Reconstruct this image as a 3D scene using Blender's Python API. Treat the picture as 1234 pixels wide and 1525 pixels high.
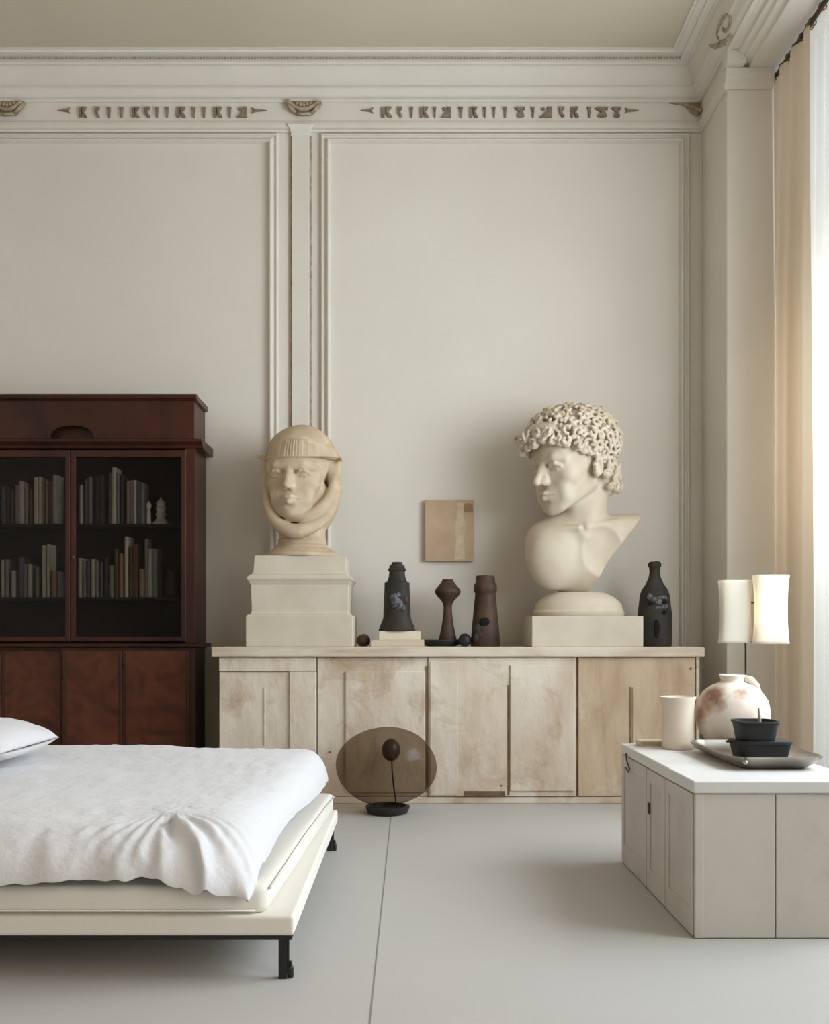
import bpy, bmesh, math, random
import numpy as np
from mathutils import Vector, Matrix, noise

for o in list(bpy.data.objects):
    bpy.data.objects.remove(o)
scene = bpy.context.scene
COL = scene.collection
PI = math.pi
random.seed(7)

def lin(c):
    return c / 12.92 if c <= 0.04045 else ((c + 0.055) / 1.055) ** 2.4

def rgb(r, g, b):
    return (lin(r / 255), lin(g / 255), lin(b / 255), 1.0)

# ------------------------------------------------------------------ camera
F = 1500.0                       # focal length in pixels of the 1234x1525 frame
cam_d = bpy.data.cameras.new('camera')
cam = bpy.data.objects.new('camera', cam_d)
COL.objects.link(cam)
cam.location = (0, 0, 1.0)
cam.rotation_euler = (PI / 2, 0, 0)
cam_d.sensor_fit = 'VERTICAL'
cam_d.sensor_height = 36.0
cam_d.lens = 36.0 * F / 1525.0
cam_d.shift_x = (617.0 - 610.0) / 1525.0
cam_d.shift_y = (945.0 - 762.5) / 1525.0
cam_d.clip_start = 0.05
scene.camera = cam

# ------------------------------------------------------------------ sky, daylight, exposure
world = bpy.data.worlds.new('daylight')
scene.world = world
world.use_nodes = True
wb = world.node_tree.nodes['Background']
wb.inputs[0].default_value = (0.80, 0.90, 1.0, 1)
wb.inputs[1].default_value = 1.7

def area(name, loc, size_y, size_z, power, color, tilt=0.0, yaw=0.0):
    l = bpy.data.lights.new(name, 'AREA')
    l.shape = 'RECTANGLE'
    l.size = size_z
    l.size_y = size_y
    l.energy = power
    l.color = color
    o = bpy.data.objects.new(name, l)
    COL.objects.link(o)
    o.location = loc
    # shines towards -x, tilted down by tilt, turned by yaw
    d = Vector((-math.cos(tilt) * math.cos(yaw), math.sin(yaw) * math.cos(tilt), -math.sin(tilt)))
    o.rotation_euler = d.to_track_quat('-Z', 'Y').to_euler()
    return o

# daylight entering by the tall window on the right; the last lamp is a warm fill added behind the camera
DAY1 = area('daylight_far_window', (2.92, 3.45, 2.5), 2.3, 2.5, 185, (0.84, 0.92, 1.0), 0.0, 0.20)
DAY2 = area('daylight_behind_curtains', (2.74, 5.35, 2.2), 1.3, 3.9, 62, (0.93, 0.97, 1.0), 0.0)
FRONT_FILL = area('warm_front_fill', (2.95, -0.6, 2.55), 3.0, 3.4, 150, (1.0, 0.86, 0.72), 0.05, 0.15)

scene.view_settings.view_transform = 'Standard'
scene.view_settings.look = 'None'
scene.view_settings.gamma = 1
scene.view_settings.use_curve_mapping = False
scene.view_settings.exposure = 0.0

# ------------------------------------------------------------------ helpers
D = 6.6                          # distance of the back wall

def X(px, d):
    return (px - 610.0) / F * d

def Z(py, d):
    return 1.0 + (945.0 - py) / F * d

def tag(o, label=None, cat=None, group=None, kind=None):
    if label: o['label'] = label
    if cat: o['category'] = cat
    if group: o['group'] = group
    if kind: o['kind'] = kind
    return o

def empty(name, loc, rz=0.0):
    o = bpy.data.objects.new(name, None)
    o.empty_display_size = 0.05
    COL.objects.link(o)
    o.location = loc
    o.rotation_euler = (0, 0, rz)
    return o

def obj(name, bm, mat, parent=None, loc=None, smooth=False, bevel=0.0, seg=2, auto=None):
    if isinstance(bm, bmesh.types.BMesh):
        me = bpy.data.meshes.new(name)
        bmesh.ops.recalc_face_normals(bm, faces=bm.faces)
        bm.to_mesh(me)
        bm.free()
    else:
        me = bm
    if mat: me.materials.append(mat)
    o = bpy.data.objects.new(name, me)
    COL.objects.link(o)
    if parent:
        o.parent = parent
    if loc is not None:
        o.location = loc
    if smooth:
        me.polygons.foreach_set('use_smooth', [True] * len(me.polygons))
    if auto:
        me.polygons.foreach_set('use_smooth', [True] * len(me.polygons))
        try:
            me.set_sharp_from_angle(angle=auto)
        except Exception:
            pass
    if bevel > 0:
        b = o.modifiers.new('bevel', 'BEVEL')
        b.width = bevel
        b.segments = seg
        b.limit_method = 'ANGLE'
        b.angle_limit = 0.6
    return o

def NB():
    return bmesh.new()

def box(bm, x0, x1, y0, y1, z0, z1, mi=0):
    vs = [bm.verts.new(p) for p in ((x0, y0, z0), (x1, y0, z0), (x1, y1, z0), (x0, y1, z0),
                                    (x0, y0, z1), (x1, y0, z1), (x1, y1, z1), (x0, y1, z1))]
    for f in ((0, 3, 2, 1), (4, 5, 6, 7), (0, 1, 5, 4), (1, 2, 6, 5), (2, 3, 7, 6), (3, 0, 4, 7)):
        fc = bm.faces.new([vs[i] for i in f])
        fc.material_index = mi
    return vs

def loops(bm, rings, close=True, cap0=True, cap1=True):
    """skin rings of equal point counts"""
    R = [[bm.verts.new(p) for p in r] for r in rings]
    n = len(R[0])
    for a, b in zip(R[:-1], R[1:]):
        for i in range(n if close else n - 1):
            j = (i + 1) % n
            bm.faces.new((a[i], a[j], b[j], b[i]))
    if cap0 and close: bm.faces.new(list(reversed(R[0])))
    if cap1 and close: bm.faces.new(R[-1])
    return R

def lathe(bm, prof, seg=40, cx=0, cy=0, sy=1.0, cap0=True, cap1=True, power=2.0, fx=None):
    """prof: list of (radius, z). power>2 gives a squarer plan"""
    rings = []
    for r, z in prof:
        ring = []
        for i in range(seg):
            a = 2 * PI * i / seg
            c, s = math.cos(a), math.sin(a)
            if power != 2.0:
                k = (abs(c) ** power + abs(s) ** power) ** (-1 / power)
            else:
                k = 1.0
            p = (cx + r * k * c, cy + r * k * s * sy, z)
            if fx: p = fx(p, a)
            ring.append(p)
        rings.append(ring)
    loops(bm, rings, True, cap0, cap1)

def tube(bm, pts, r, seg=10):
    pts = [Vector(p) for p in pts]
    rings = []
    for i, p in enumerate(pts):
        t = (pts[min(i + 1, len(pts) - 1)] - pts[max(i - 1, 0)]).normalized()
        u = t.cross(Vector((0, 0, 1)))
        if u.length < 1e-3: u = t.cross(Vector((1, 0, 0)))
        u.normalize()
        v = t.cross(u)
        rr = r[i] if isinstance(r, (list, tuple)) else r
        rings.append([tuple(p + u * (rr * math.cos(2 * PI * k / seg)) + v * (rr * math.sin(2 * PI * k / seg))) for k in range(seg)])
    loops(bm, rings)

def prism(bm, poly, axis, a, b):
    """poly of 2D points extruded along axis ('x': pts=(y,z), 'y': pts=(x,z), 'z': pts=(x,y))"""
    def mk(p, t):
        return {'x': (t, p[0], p[1]), 'y': (p[0], t, p[1]), 'z': (p[0], p[1], t)}[axis]
    loops(bm, [[mk(p, a) for p in poly], [mk(p, b) for p in poly]])

def blob(bm, c, r, seg=16, rings=10, rot=None, jit=0.0, seed=0):
    prof = []
    rg = []
    for i in range(rings + 1):
        t = PI * i / rings
        ring = []
        for k in range(seg):
            a = 2 * PI * k / seg
            v = Vector((math.sin(t) * math.cos(a) + 1e-5 * math.cos(a), math.sin(t) * math.sin(a) + 1e-5 * math.sin(a), math.cos(t)))
            q = 1.0
            if jit: q += jit * noise.noise(v * 1.7 + Vector((seed, 0, 0)))
            v = Vector((v.x * r[0] * q, v.y * r[1] * q, v.z * r[2] * q))
            if rot: v = rot @ v
            ring.append(tuple(v + Vector(c)))
        rg.append(ring)
    loops(bm, rg)

# ------------------------------------------------------------------ materials
def mat(name, col, rough=0.6, col2=None, nscale=6.0, ndetail=6.0, stops=(0.35, 0.7), bump=0.0, bscale=60.0,
        stretch=(1, 1, 1), metal=0.0, spec=0.35, col3=None, n3scale=1.5, stops3=(0.55, 0.75), sheen=0.0, bdist=0.01, distort=0.0, spots=()):
    m = bpy.data.materials.new(name)
    m.use_nodes = True
    nt = m.node_tree
    N, L = nt.nodes, nt.links
    b = N['Principled BSDF']
    b.inputs['Base Color'].default_value = col
    b.inputs['Roughness'].default_value = rough
    b.inputs['Metallic'].default_value = metal
    b.inputs['Specular IOR Level'].default_value = spec
    if sheen:
        b.inputs['Sheen Weight'].default_value = sheen
    tc = N.new('ShaderNodeTexCoord')
    mp = N.new('ShaderNodeMapping')
    mp.inputs['Scale'].default_value = stretch
    L.new(tc.outputs['Object'], mp.inputs[0])
    src = None
    if col2 is not None:
        n = N.new('ShaderNodeTexNoise')
        n.inputs['Scale'].default_value = nscale
        n.inputs['Detail'].default_value = ndetail
        n.inputs['Distortion'].default_value = distort
        L.new(mp.outputs[0], n.inputs['Vector'])
        r = N.new('ShaderNodeValToRGB')
        r.color_ramp.elements[0].position = stops[0]
        r.color_ramp.elements[1].position = stops[1]
        r.color_ramp.elements[0].color = col
        r.color_ramp.elements[1].color = col2
        L.new(n.outputs['Fac'], r.inputs[0])
        src = r.outputs[0]
    if col3 is not None:
        n = N.new('ShaderNodeTexNoise')
        n.inputs['Scale'].default_value = n3scale
        n.inputs['Detail'].default_value = 8
        n.inputs['Roughness'].default_value = 0.65
        n.inputs['Distortion'].default_value = 0.6
        L.new(tc.outputs['Object'], n.inputs['Vector'])
        r = N.new('ShaderNodeValToRGB')
        r.color_ramp.elements[0].position = stops3[0]
        r.color_ramp.elements[1].position = stops3[1]
        r.color_ramp.elements[0].color = (0, 0, 0, 1)
        r.color_ramp.elements[1].color = (1, 1, 1, 1)
        L.new(n.outputs['Fac'], r.inputs[0])
        mx = N.new('ShaderNodeMix')
        mx.data_type = 'RGBA'
        L.new(r.outputs[0], mx.inputs['Factor'])
        if src: L.new(src, mx.inputs['A'])
        else: mx.inputs['A'].default_value = col
        mx.inputs['B'].default_value = col3
        src = mx.outputs['Result']
    for c, rad, scol in spots:                       # a stain with a place of its own
        vd = N.new('ShaderNodeVectorMath'); vd.operation = 'DISTANCE'
        L.new(tc.outputs['Object'], vd.inputs[0]); vd.inputs[1].default_value = c
        n = N.new('ShaderNodeTexNoise'); n.inputs['Scale'].default_value = 1.1 / rad; n.inputs['Detail'].default_value = 5
        L.new(tc.outputs['Object'], n.inputs['Vector'])
        ad = N.new('ShaderNodeMath'); ad.operation = 'MULTIPLY_ADD'
        L.new(n.outputs['Fac'], ad.inputs[0]); ad.inputs[1].default_value = -rad * 1.6
        L.new(vd.outputs['Value'], ad.inputs[2])
        mr = N.new('ShaderNodeMapRange')
        L.new(ad.outputs[0], mr.inputs[0])
        mr.inputs[1].default_value = -rad * .45; mr.inputs[2].default_value = rad * .3
        mr.inputs[3].default_value = 1; mr.inputs[4].default_value = 0
        mx = N.new('ShaderNodeMix'); mx.data_type = 'RGBA'
        L.new(mr.outputs[0], mx.inputs['Factor'])
        if src: L.new(src, mx.inputs['A'])
        else: mx.inputs['A'].default_value = col
        mx.inputs['B'].default_value = scol
        src = mx.outputs['Result']
    if src: L.new(src, b.inputs['Base Color'])
    if bump:
        n = N.new('ShaderNodeTexNoise')
        n.inputs['Scale'].default_value = bscale
        n.inputs['Detail'].default_value = 5
        L.new(mp.outputs[0], n.inputs['Vector'])
        bp = N.new('ShaderNodeBump')
        bp.inputs['Strength'].default_value = bump
        bp.inputs['Distance'].default_value = bdist
        L.new(n.outputs['Fac'], bp.inputs['Height'])
        L.new(bp.outputs[0], b.inputs['Normal'])
    return m

def thin_glass(name, tint, gloss=0.5, rough=0.02, ior=1.45):
    m = bpy.data.materials.new(name)
    m.use_nodes = True
    N, L = m.node_tree.nodes, m.node_tree.links
    N.remove(N['Principled BSDF'])
    out = N['Material Output']
    t = N.new('ShaderNodeBsdfTransparent')
    t.inputs[0].default_value = tint
    g = N.new('ShaderNodeBsdfGlossy')
    g.inputs['Color'].default_value = (gloss, gloss, gloss, 1)
    g.inputs['Roughness'].default_value = rough
    fr = N.new('ShaderNodeFresnel')
    # same reflectance seen from either side of the sheet
    ge = N.new('ShaderNodeNewGeometry')
    mi = N.new('ShaderNodeMapRange')
    L.new(ge.outputs['Backfacing'], mi.inputs[0])
    mi.inputs[3].default_value = ior
    mi.inputs[4].default_value = 1.0 / ior
    L.new(mi.outputs[0], fr.inputs['IOR'])
    mx = N.new('ShaderNodeMixShader')
    L.new(fr.outputs[0], mx.inputs[0])
    L.new(t.outputs[0], mx.inputs[1])
    L.new(g.outputs[0], mx.inputs[2])
    L.new(mx.outputs[0], out.inputs[0])
    return m

def cloth_translucent(name, col, trans, fac, transp=0.0):
    m = bpy.data.materials.new(name)
    m.use_nodes = True
    N, L = m.node_tree.nodes, m.node_tree.links
    b = N['Principled BSDF']
    b.inputs['Base Color'].default_value = col
    b.inputs['Roughness'].default_value = 0.9
    b.inputs['Specular IOR Level'].default_value = 0.1
    out = N['Material Output']
    t = N.new('ShaderNodeBsdfTranslucent')
    t.inputs[0].default_value = trans
    mx = N.new('ShaderNodeMixShader')
    mx.inputs[0].default_value = fac
    L.new(b.outputs[0], mx.inputs[1])
    L.new(t.outputs[0], mx.inputs[2])
    last = mx
    if transp:
        tr = N.new('ShaderNodeBsdfTransparent')
        m2 = N.new('ShaderNodeMixShader')
        m2.inputs[0].default_value = transp
        L.new(mx.outputs[0], m2.inputs[1])
        L.new(tr.outputs[0], m2.inputs[2])
        last = m2
    L.new(last.outputs[0], out.inputs[0])
    return m

M = {}
M['wall'] = mat('wall_paint', rgb(216, 209, 198), 0.85, rgb(221, 214, 204), 1.2, bump=0.05, bscale=25, spec=0.2)
M['trim'] = mat('trim_paint', rgb(216, 209, 198), 0.7, rgb(221, 214, 204), 3.0, spec=0.25)
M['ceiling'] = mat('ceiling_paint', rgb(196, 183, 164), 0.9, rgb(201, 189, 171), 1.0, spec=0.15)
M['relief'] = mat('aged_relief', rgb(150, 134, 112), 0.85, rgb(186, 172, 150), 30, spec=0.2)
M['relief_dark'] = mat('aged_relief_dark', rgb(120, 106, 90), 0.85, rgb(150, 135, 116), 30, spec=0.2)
M['floor'] = mat('floor_lino', rgb(184, 181, 177), 0.55, rgb(190, 187, 182), 0.8, bump=0.03, bscale=3, spec=0.3)
M['seam'] = mat('floor_seam', rgb(140, 132, 124), 0.8)
M['side'] = mat('limewashed_board', rgb(220, 208, 192), 0.75, rgb(202, 184, 162), 2.4, 9, (0.40, 0.66), bump=0.8, bscale=6, bdist=.02,
                stretch=(1.2, 1.2, 0.7), col3=rgb(176, 150, 122), n3scale=3.2, stops3=(0.52, 0.72), spec=0.25, distort=0.8)
M['side_tan'] = mat('worn_tan_board', rgb(200, 178, 152), 0.75, rgb(178, 152, 124), 3.5, 9, (0.4, 0.7), bump=0.8, bscale=6, bdist=.02,
                    stretch=(1.5, 1.5, 0.5), col3=rgb(212, 198, 176), n3scale=2.6, stops3=(0.56, 0.68), spec=0.25, distort=0.8)
M['side_top'] = mat('limewashed_top', rgb(216, 203, 186), 0.7, rgb(180, 162, 138), 5.0, 9, (0.4, 0.75), bump=0.3, bscale=14,
                    stretch=(0.4, 1.2, 3), spec=0.25, distort=0.5)
M['side_dark'] = mat('gap_shade_and_nail', rgb(136, 112, 88), 0.9, rgb(96, 76, 58), 8)  # brown of the nail heads, and shade painted into the board gaps
M['hog'] = mat('mahogany', rgb(70, 34, 21), 0.36, rgb(36, 18, 11), 2.2, 9, (0.3, 0.72), bump=0.08, bscale=14,
               stretch=(1, 1, 0.35), spec=0.4, distort=1.5)
M['burl'] = mat('burl_mahogany', rgb(98, 50, 30), 0.4, rgb(58, 27, 17), 4.0, 9, (0.3, 0.72), bump=0.08, bscale=14,
                col3=rgb(58, 34, 24), n3scale=3.0, stops3=(0.58, 0.8), spec=0.4, distort=2.5)
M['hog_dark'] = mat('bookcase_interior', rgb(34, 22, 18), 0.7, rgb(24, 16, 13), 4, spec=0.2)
M['olive'] = mat('olive_board', rgb(118, 112, 98), 0.8, rgb(104, 98, 86), 3)
M['pane'] = thin_glass('bookcase_glass', (0.78, 0.77, 0.76, 1), 0.30, 0.12)
M['stone_a'] = mat('tan_stone', rgb(198, 179, 154), 0.8, rgb(182, 160, 133), 9, 6, bump=0.12, bscale=60, col3=rgb(224, 205, 176), n3scale=5, spec=0.2)
M['stone_b'] = mat('cream_marble', rgb(204, 191, 171), 0.6, rgb(186, 168, 142), 5, 7, (0.45, 0.8), bump=0.06, bscale=60, spec=0.3)
M['stone_hair'] = M['stone_b']
M['stone_pl'] = mat('pale_stone', rgb(208, 197, 180), 0.75, rgb(198, 186, 167), 6, 6, bump=0.08, bscale=70, spec=0.2)
M['paint_w'] = mat('chalk_paint', rgb(206, 198, 188), 0.6, rgb(196, 187, 176), 4.0, 8, (0.4, 0.8), bump=0.08, bscale=12,
                   col3=rgb(180, 170, 158), n3scale=4.0, stops3=(0.56, 0.82), spec=0.3)
M['paint_top'] = mat('chalk_paint_top', rgb(222, 220, 216), 0.4, rgb(214, 210, 206), 3.0, 5, spec=0.4)
M['groove'] = mat('shadow_gap', rgb(96, 84, 72), 0.9)
M['linen'] = mat('white_linen', rgb(216, 215, 217), 0.95, bump=0.5, bscale=55, spec=0.1, sheen=0.3, bdist=0.005, stretch=(1, 1, 1))
M['mattress'] = mat('mattress_cover', rgb(228, 223, 214), 0.9, bump=0.1, bscale=200, spec=0.1, bdist=0.002)
M['black'] = mat('black_metal', rgb(30, 28, 27), 0.45, rgb(44, 40, 37), 12, spec=0.4)
M['clay_black'] = mat('dark_clay', rgb(36, 33, 29), 0.65, rgb(60, 53, 44), 9, 6, bump=0.3, bscale=30, spec=0.35)
M['clay_brown'] = mat('brown_clay', rgb(80, 58, 42), 0.65, rgb(44, 33, 26), 7, 6, bump=0.3, bscale=30, spec=0.35)
M['patch'] = mat('grey_blue_patch', rgb(112, 112, 116), 0.7, rgb(60, 58, 58), 60, 6, (0.4, 0.6))
M['hole'] = mat('hole_dark', rgb(14, 12, 11), 0.9)
M['canvas'] = mat('canvas_tan', rgb(190, 166, 138), 0.9, rgb(178, 152, 124), 6, 6, bump=0.15, bscale=200, bdist=0.002)
M['canvas_side'] = mat('canvas_edge', rgb(150, 130, 106), 0.9)
M['smoke'] = thin_glass('smoked_glass', (0.60, 0.54, 0.47, 1), 0.35, 0.15, 1.35)
M['smoke_in'] = mat('smoked_globe', rgb(70, 58, 48), 0.3, spec=0.5)
M['curtain'] = cloth_translucent('beige_curtain', rgb(206, 192, 174), rgb(214, 192, 164), 0.36)
M['sheer'] = cloth_translucent('cream_sheer', rgb(240, 234, 222), rgb(246, 244, 240), 0.6, 0.15)
M['paper'] = cloth_translucent('lamp_paper', rgb(238, 233, 222), rgb(244, 236, 220), 0.4)
M['terra'] = mat('pale_terracotta', rgb(228, 216, 202), 0.7, rgb(206, 178, 154), 5.0, 4, (0.42, 0.68), bump=0.1, bscale=40,
                 spots=(((-.11, -.09, .235), .075, rgb(146, 108, 86)), ((-.145, -.05, .15), .055, rgb(164, 128, 104)), ((.0, -.13, .255), .045, rgb(170, 134, 110))))
M['cup'] = mat('beige_stoneware', rgb(224, 210, 192), 0.6, rgb(214, 197, 176), 6, spec=0.3)
M['silver'] = mat('worn_pewter', rgb(176, 170, 160), 0.32, rgb(140, 132, 122), 8, metal=0.9)
M['iron'] = mat('cast_iron', rgb(30, 30, 31), 0.55, rgb(40, 40, 41), 12, spec=0.4)
M['glassw'] = thin_glass('window_glass', (0.97, 0.98, 0.98, 1), 0.6, 0.0)
M['brass'] = mat('aged_brass', rgb(120, 92, 52), 0.4, metal=0.9)
M['rod'] = mat('dark_rod', rgb(74, 58, 44), 0.5)

def tint(base, r, g, b, rough=0.8):
    return mat(base, rgb(r, g, b), rough, rgb(int(r * .8), int(g * .8), int(b * .8)), 20, stretch=(1, 1, 0.2), spec=0.15)
# ================================================================== the room
XR = 1.914                       # right wall plane
XL, YB, ZC = -4.6, -4.2, 4.70
YP = 6.085                       # far jamb of the window recess
XW = 2.62                        # window plane

bm = NB(); box(bm, XL, 2.9, YB, D + 0.2, -0.2, 0.0)
tag(obj('floor', bm, M['floor']), kind='structure')
sm = NB()
xs = -0.105
box(sm, xs, xs + 0.004, 1.0, D, -0.002, 0.0012)
tag(obj('trim_1', sm, M['seam']), kind='structure')
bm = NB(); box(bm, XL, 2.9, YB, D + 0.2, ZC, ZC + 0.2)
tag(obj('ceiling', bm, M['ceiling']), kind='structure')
bm = NB(); box(bm, XL, 2.9, D, D + 0.2, 0, ZC)
tag(obj('wall_back', bm, M['wall']), kind='structure')
bm = NB(); box(bm, XL - 0.2, XL, YB, D + 0.2, 0, ZC)
tag(obj('wall_left', bm, M['wall']), kind='structure')
bm = NB(); box(bm, XL, 2.9, YB - 0.2, YB, 0, ZC)
tag(obj('wall_front', bm, M['wall']), kind='structure')
# right wall: piers and lintels around the tall window and an unseen second one added for fill
WIN = [(2.1, YP), (-2.5, 1.1)]
bm = NB()
box(bm, XR, XW + 0.25, YP, D, 0, ZC)
box(bm, XR, XW + 0.25, 1.1, 2.1, 0, ZC)
box(bm, XR, XW + 0.25, YB, -2.5, 0, ZC)
for a, b in WIN:
    # lintel with its stepped soffit edge
    prism(bm, [(XR, 4.478), (1.95, 4.478), (1.955, 4.455), (1.985, 4.45), (1.99, 4.43), (2.03, 4.425), (2.035, 4.40),
               (XW + 0.25, 4.40), (XW + 0.25, ZC), (XR, ZC)], 'y', a, b)
tag(obj('wall_right', bm, M['wall'], bevel=0.006), kind='structure')
for k, (a, b) in enumerate(WIN):
    bm = NB()
    t = 0.06
    box(bm, XW, XW + 0.07, a, b, 0.0, t * 2)
    box(bm, XW, XW + 0.07, a, b, 4.34, 4.40)
    n = 4
    for i in range(n + 1):
        yy = a + (b - a - t) * i / n
        box(bm, XW, XW + 0.07, yy, yy + t, t * 2, 4.34)
    box(bm, XW, XW + 0.07, a, b, 3.2, 3.26)
    w = obj('window_%d' % (k + 1), bm, M['trim'], bevel=0.005)
    tag(w, kind='structure')
    g = NB(); box(g, XW + 0.03, XW + 0.034, a, b, t * 2, 4.34)
    obj('pane', g, M['glassw'], w)

# cornice: profile (projection, height) swept round the corner
PROF = [(0, 4.285), (.012, 4.285), (.015, 4.30), (.03, 4.308), (.032, 4.335), (.026, 4.35), (.012, 4.356), (.012, 4.474),
        (.03, 4.474), (.032, 4.488), (.045, 4.494), (.06, 4.512), (.07, 4.535), (.083, 4.55), (.092, 4.552), (.092, 4.562), (.098, 4.585), (.108, 4.615),
        (.127, 4.642), (.127, 4.655), (.148, 4.656), (.15, 4.664), (.185, 4.664), (.193, 4.669), (.193, 4.677), (.205, 4.679),
        (.235, 4.683), (.24, 4.69), (.256, 4.694), (.256, 4.70), (0, 4.70)]
bm = NB()
loops(bm, [[(XL, D - p, z) for p, z in PROF], [(XR - p, D - p, z) for p, z in PROF], [(XR - p, YP, z) for p, z in PROF]])
UP = [(0, 4.4745)] + PROF[8:]
loops(bm, [[(XR - p, YP, z) for p, z in UP], [(XR - p, YB, z) for p, z in UP]])
tag(obj('trim_2', bm, M['trim'], auto=0.7), kind='structure')
# beaded course just under the ceiling edge
bm = NB()
x = -2.7
while x < XR - 0.2:
    box(bm, x, x + 0.011, D - 0.204, D - 0.193, 4.659, 4.668)
    x += 0.019
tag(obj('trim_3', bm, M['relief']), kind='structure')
# cap moulding on the far jamb
bm = NB()
prism(bm, [(YP, 4.29), (YP - .012, 4.29), (YP - .016, 4.315), (YP - .035, 4.325), (YP - .04, 4.36), (YP - .05, 4.365), (YP - .05, 4.40), (YP, 4.40)], 'x', XR - 0.02, 2.19)
box(bm, XR - 0.03, 2.0, YP - 0.10, YP, 4.40, 4.4745)
tag(obj('trim_4', bm, M['trim'], bevel=0.004), kind='structure')

# picture-frame panel mouldings on the back wall
FP = [(0, 0), (0, .020), (.006, .026), (.014, .026), (.018, .016), (.030, .014), (.036, .030), (.046, .038), (.054, .036), (.058, .020), (.062, .010), (.062, 0)]
def panel(name, x0, x1, z0, z1):
    bm = NB()
    rings = []
    for (cx, cz, sx, sz) in ((x0, z0, 1, 1), (x1, z0, -1, 1), (x1, z1, -1, -1), (x0, z1, 1, -1)):
        rings.append([(cx + sx * t, D - h, cz + sz * t) for t, h in FP])
    rings.append(rings[0])
    R = [[bm.verts.new(p) for p in r] for r in rings[:4]]
    n = len(FP)
    for k in range(4):
        a, b = R[k], R[(k + 1) % 4]
        for i in range(n - 1):
            bm.faces.new((a[i], a[i + 1], b[i + 1], b[i]))
    return tag(obj(name, bm, M['trim'], auto=0.7), kind='structure')
panel('trim_5', -4.2, X(415, D), 0.25, 4.275)
panel('trim_6', X(478, D), X(1025, D), 0.25, 4.275)
# slim pilaster strip with capital between the two panels
bm = NB()
xa, xb = X(434.5, D), X(461, D)
box(bm, xa, xb, D - 0.020, D, 0.25, Z(203, D))
tag(obj('trim_7', bm, M['trim'], bevel=0.003), kind='structure')
bm = NB()
for xx in (xa - 0.014, xb + 0.002):
    box(bm, xx, xx + 0.012, D - 0.011, D, 0.25, Z(203, D))
tag(obj('trim_8', bm, M['relief'], bevel=0.002), kind='structure')
bm = NB()
xc = (xa + xb) / 2
loops(bm, [[(xc - w, D - h, z), (xc + w, D - h, z), (xc + w, D, z), (xc - w, D, z)] for w, h, z in
           ((.066, .022, Z(204, D)), (.060, .03, Z(202, D)), (.066, .034, Z(196, D)), (.082, .045, Z(191, D)), (.084, .045, Z(188.6, D)))])
tag(obj('trim_9', bm, M['trim'], bevel=0.003), kind='structure')

# carved frieze ornament: each motif is its own relief piece
def motif(kind, x, w, rnd):
    """small carved leaf or bracket, standing on the frieze face"""
    bm = NB()
    y1 = D - 0.012
    zt, zb = Z(162, D), Z(177, D)
    h = zt - zb
    def pr(poly, dp):
        prism(bm, [(x + a * w, zb + b * h) for a, b in poly], 'y', y1 - dp, y1 + 0.002)
    if kind == 0:
        pr([(0, 0), (.28, 0), (.34, 1), (0, 1)], .014)
        pr([(.4, 1), (.95, 1), (.8, .72), (.55, .55), (.8, .3), (1, 0), (.6, 0), (.42, .4)], .018)
    elif kind == 1:
        pr([(.1, 1), (.9, 1), (.75, .75), (.5, .6), (.65, .3), (.9, .08), (.5, 0), (.2, .35)], .018)
    elif kind == 2:
        pr([(.1, 1), (.9, 1), (.8, .6), (.7, 0), (.4, 0), (.45, .55)], .016)
    elif kind == 3:
        pr([(0, 0), (.25, .1), (.7, .75), (.6, 1), (1, 1), (1, 0)], .018)
        pr([(.1, .85), (.35, 1), (.5, .8), (.3, .65)], .012)
    else:
        pr([(.0, .85), (.2, 1), (1, 1), (1, .75), (.7, .7), (.95, .1), (.6, 0), (.2, .1), (.5, .5)], .016)
    return bm

frieze_l = empty('trim_10', (0, D - 0.012, Z(170, D)))
tag(frieze_l, kind='structure')
frieze_r = empty('trim_11', (0, D - 0.012, Z(170, D)))
tag(frieze_r, kind='structure')
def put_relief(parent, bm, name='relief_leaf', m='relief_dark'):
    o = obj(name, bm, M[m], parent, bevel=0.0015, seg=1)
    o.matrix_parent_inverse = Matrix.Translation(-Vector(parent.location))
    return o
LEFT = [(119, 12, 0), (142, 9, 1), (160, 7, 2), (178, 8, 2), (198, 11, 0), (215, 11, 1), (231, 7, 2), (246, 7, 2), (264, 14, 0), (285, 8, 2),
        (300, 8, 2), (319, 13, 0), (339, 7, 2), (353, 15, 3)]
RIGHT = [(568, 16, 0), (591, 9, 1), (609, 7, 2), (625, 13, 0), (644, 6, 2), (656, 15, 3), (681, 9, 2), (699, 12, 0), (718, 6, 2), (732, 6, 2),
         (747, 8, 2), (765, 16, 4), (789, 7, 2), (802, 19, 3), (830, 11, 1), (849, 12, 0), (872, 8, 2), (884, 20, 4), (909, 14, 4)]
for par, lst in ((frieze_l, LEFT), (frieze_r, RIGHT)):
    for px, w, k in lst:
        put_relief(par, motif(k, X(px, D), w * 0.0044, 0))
def arrow(px0, px1, flip):
    bm = NB()
    a, b = X(px0, D), X(px1, D)
    if flip: a, b = b, a
    zc = Z(167, D)
    y1 = D - 0.012
    w = b - a
    prism(bm, [(a, zc), (a + w * .75, zc + .008), (b, zc + .020), (a + w * .86, zc), (b, zc - .020), (a + w * .75, zc - .008)], 'y', y1 - .014, y1 + .002)
    return bm
put_relief(frieze_l, arrow(87, 106, False), 'relief_dart')
put_relief(frieze_l, arrow(375, 398, True), 'relief_dart')
put_relief(frieze_r, arrow(537, 556, False), 'relief_dart')
put_relief(frieze_r, arrow(929, 950, True), 'relief_dart')
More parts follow.
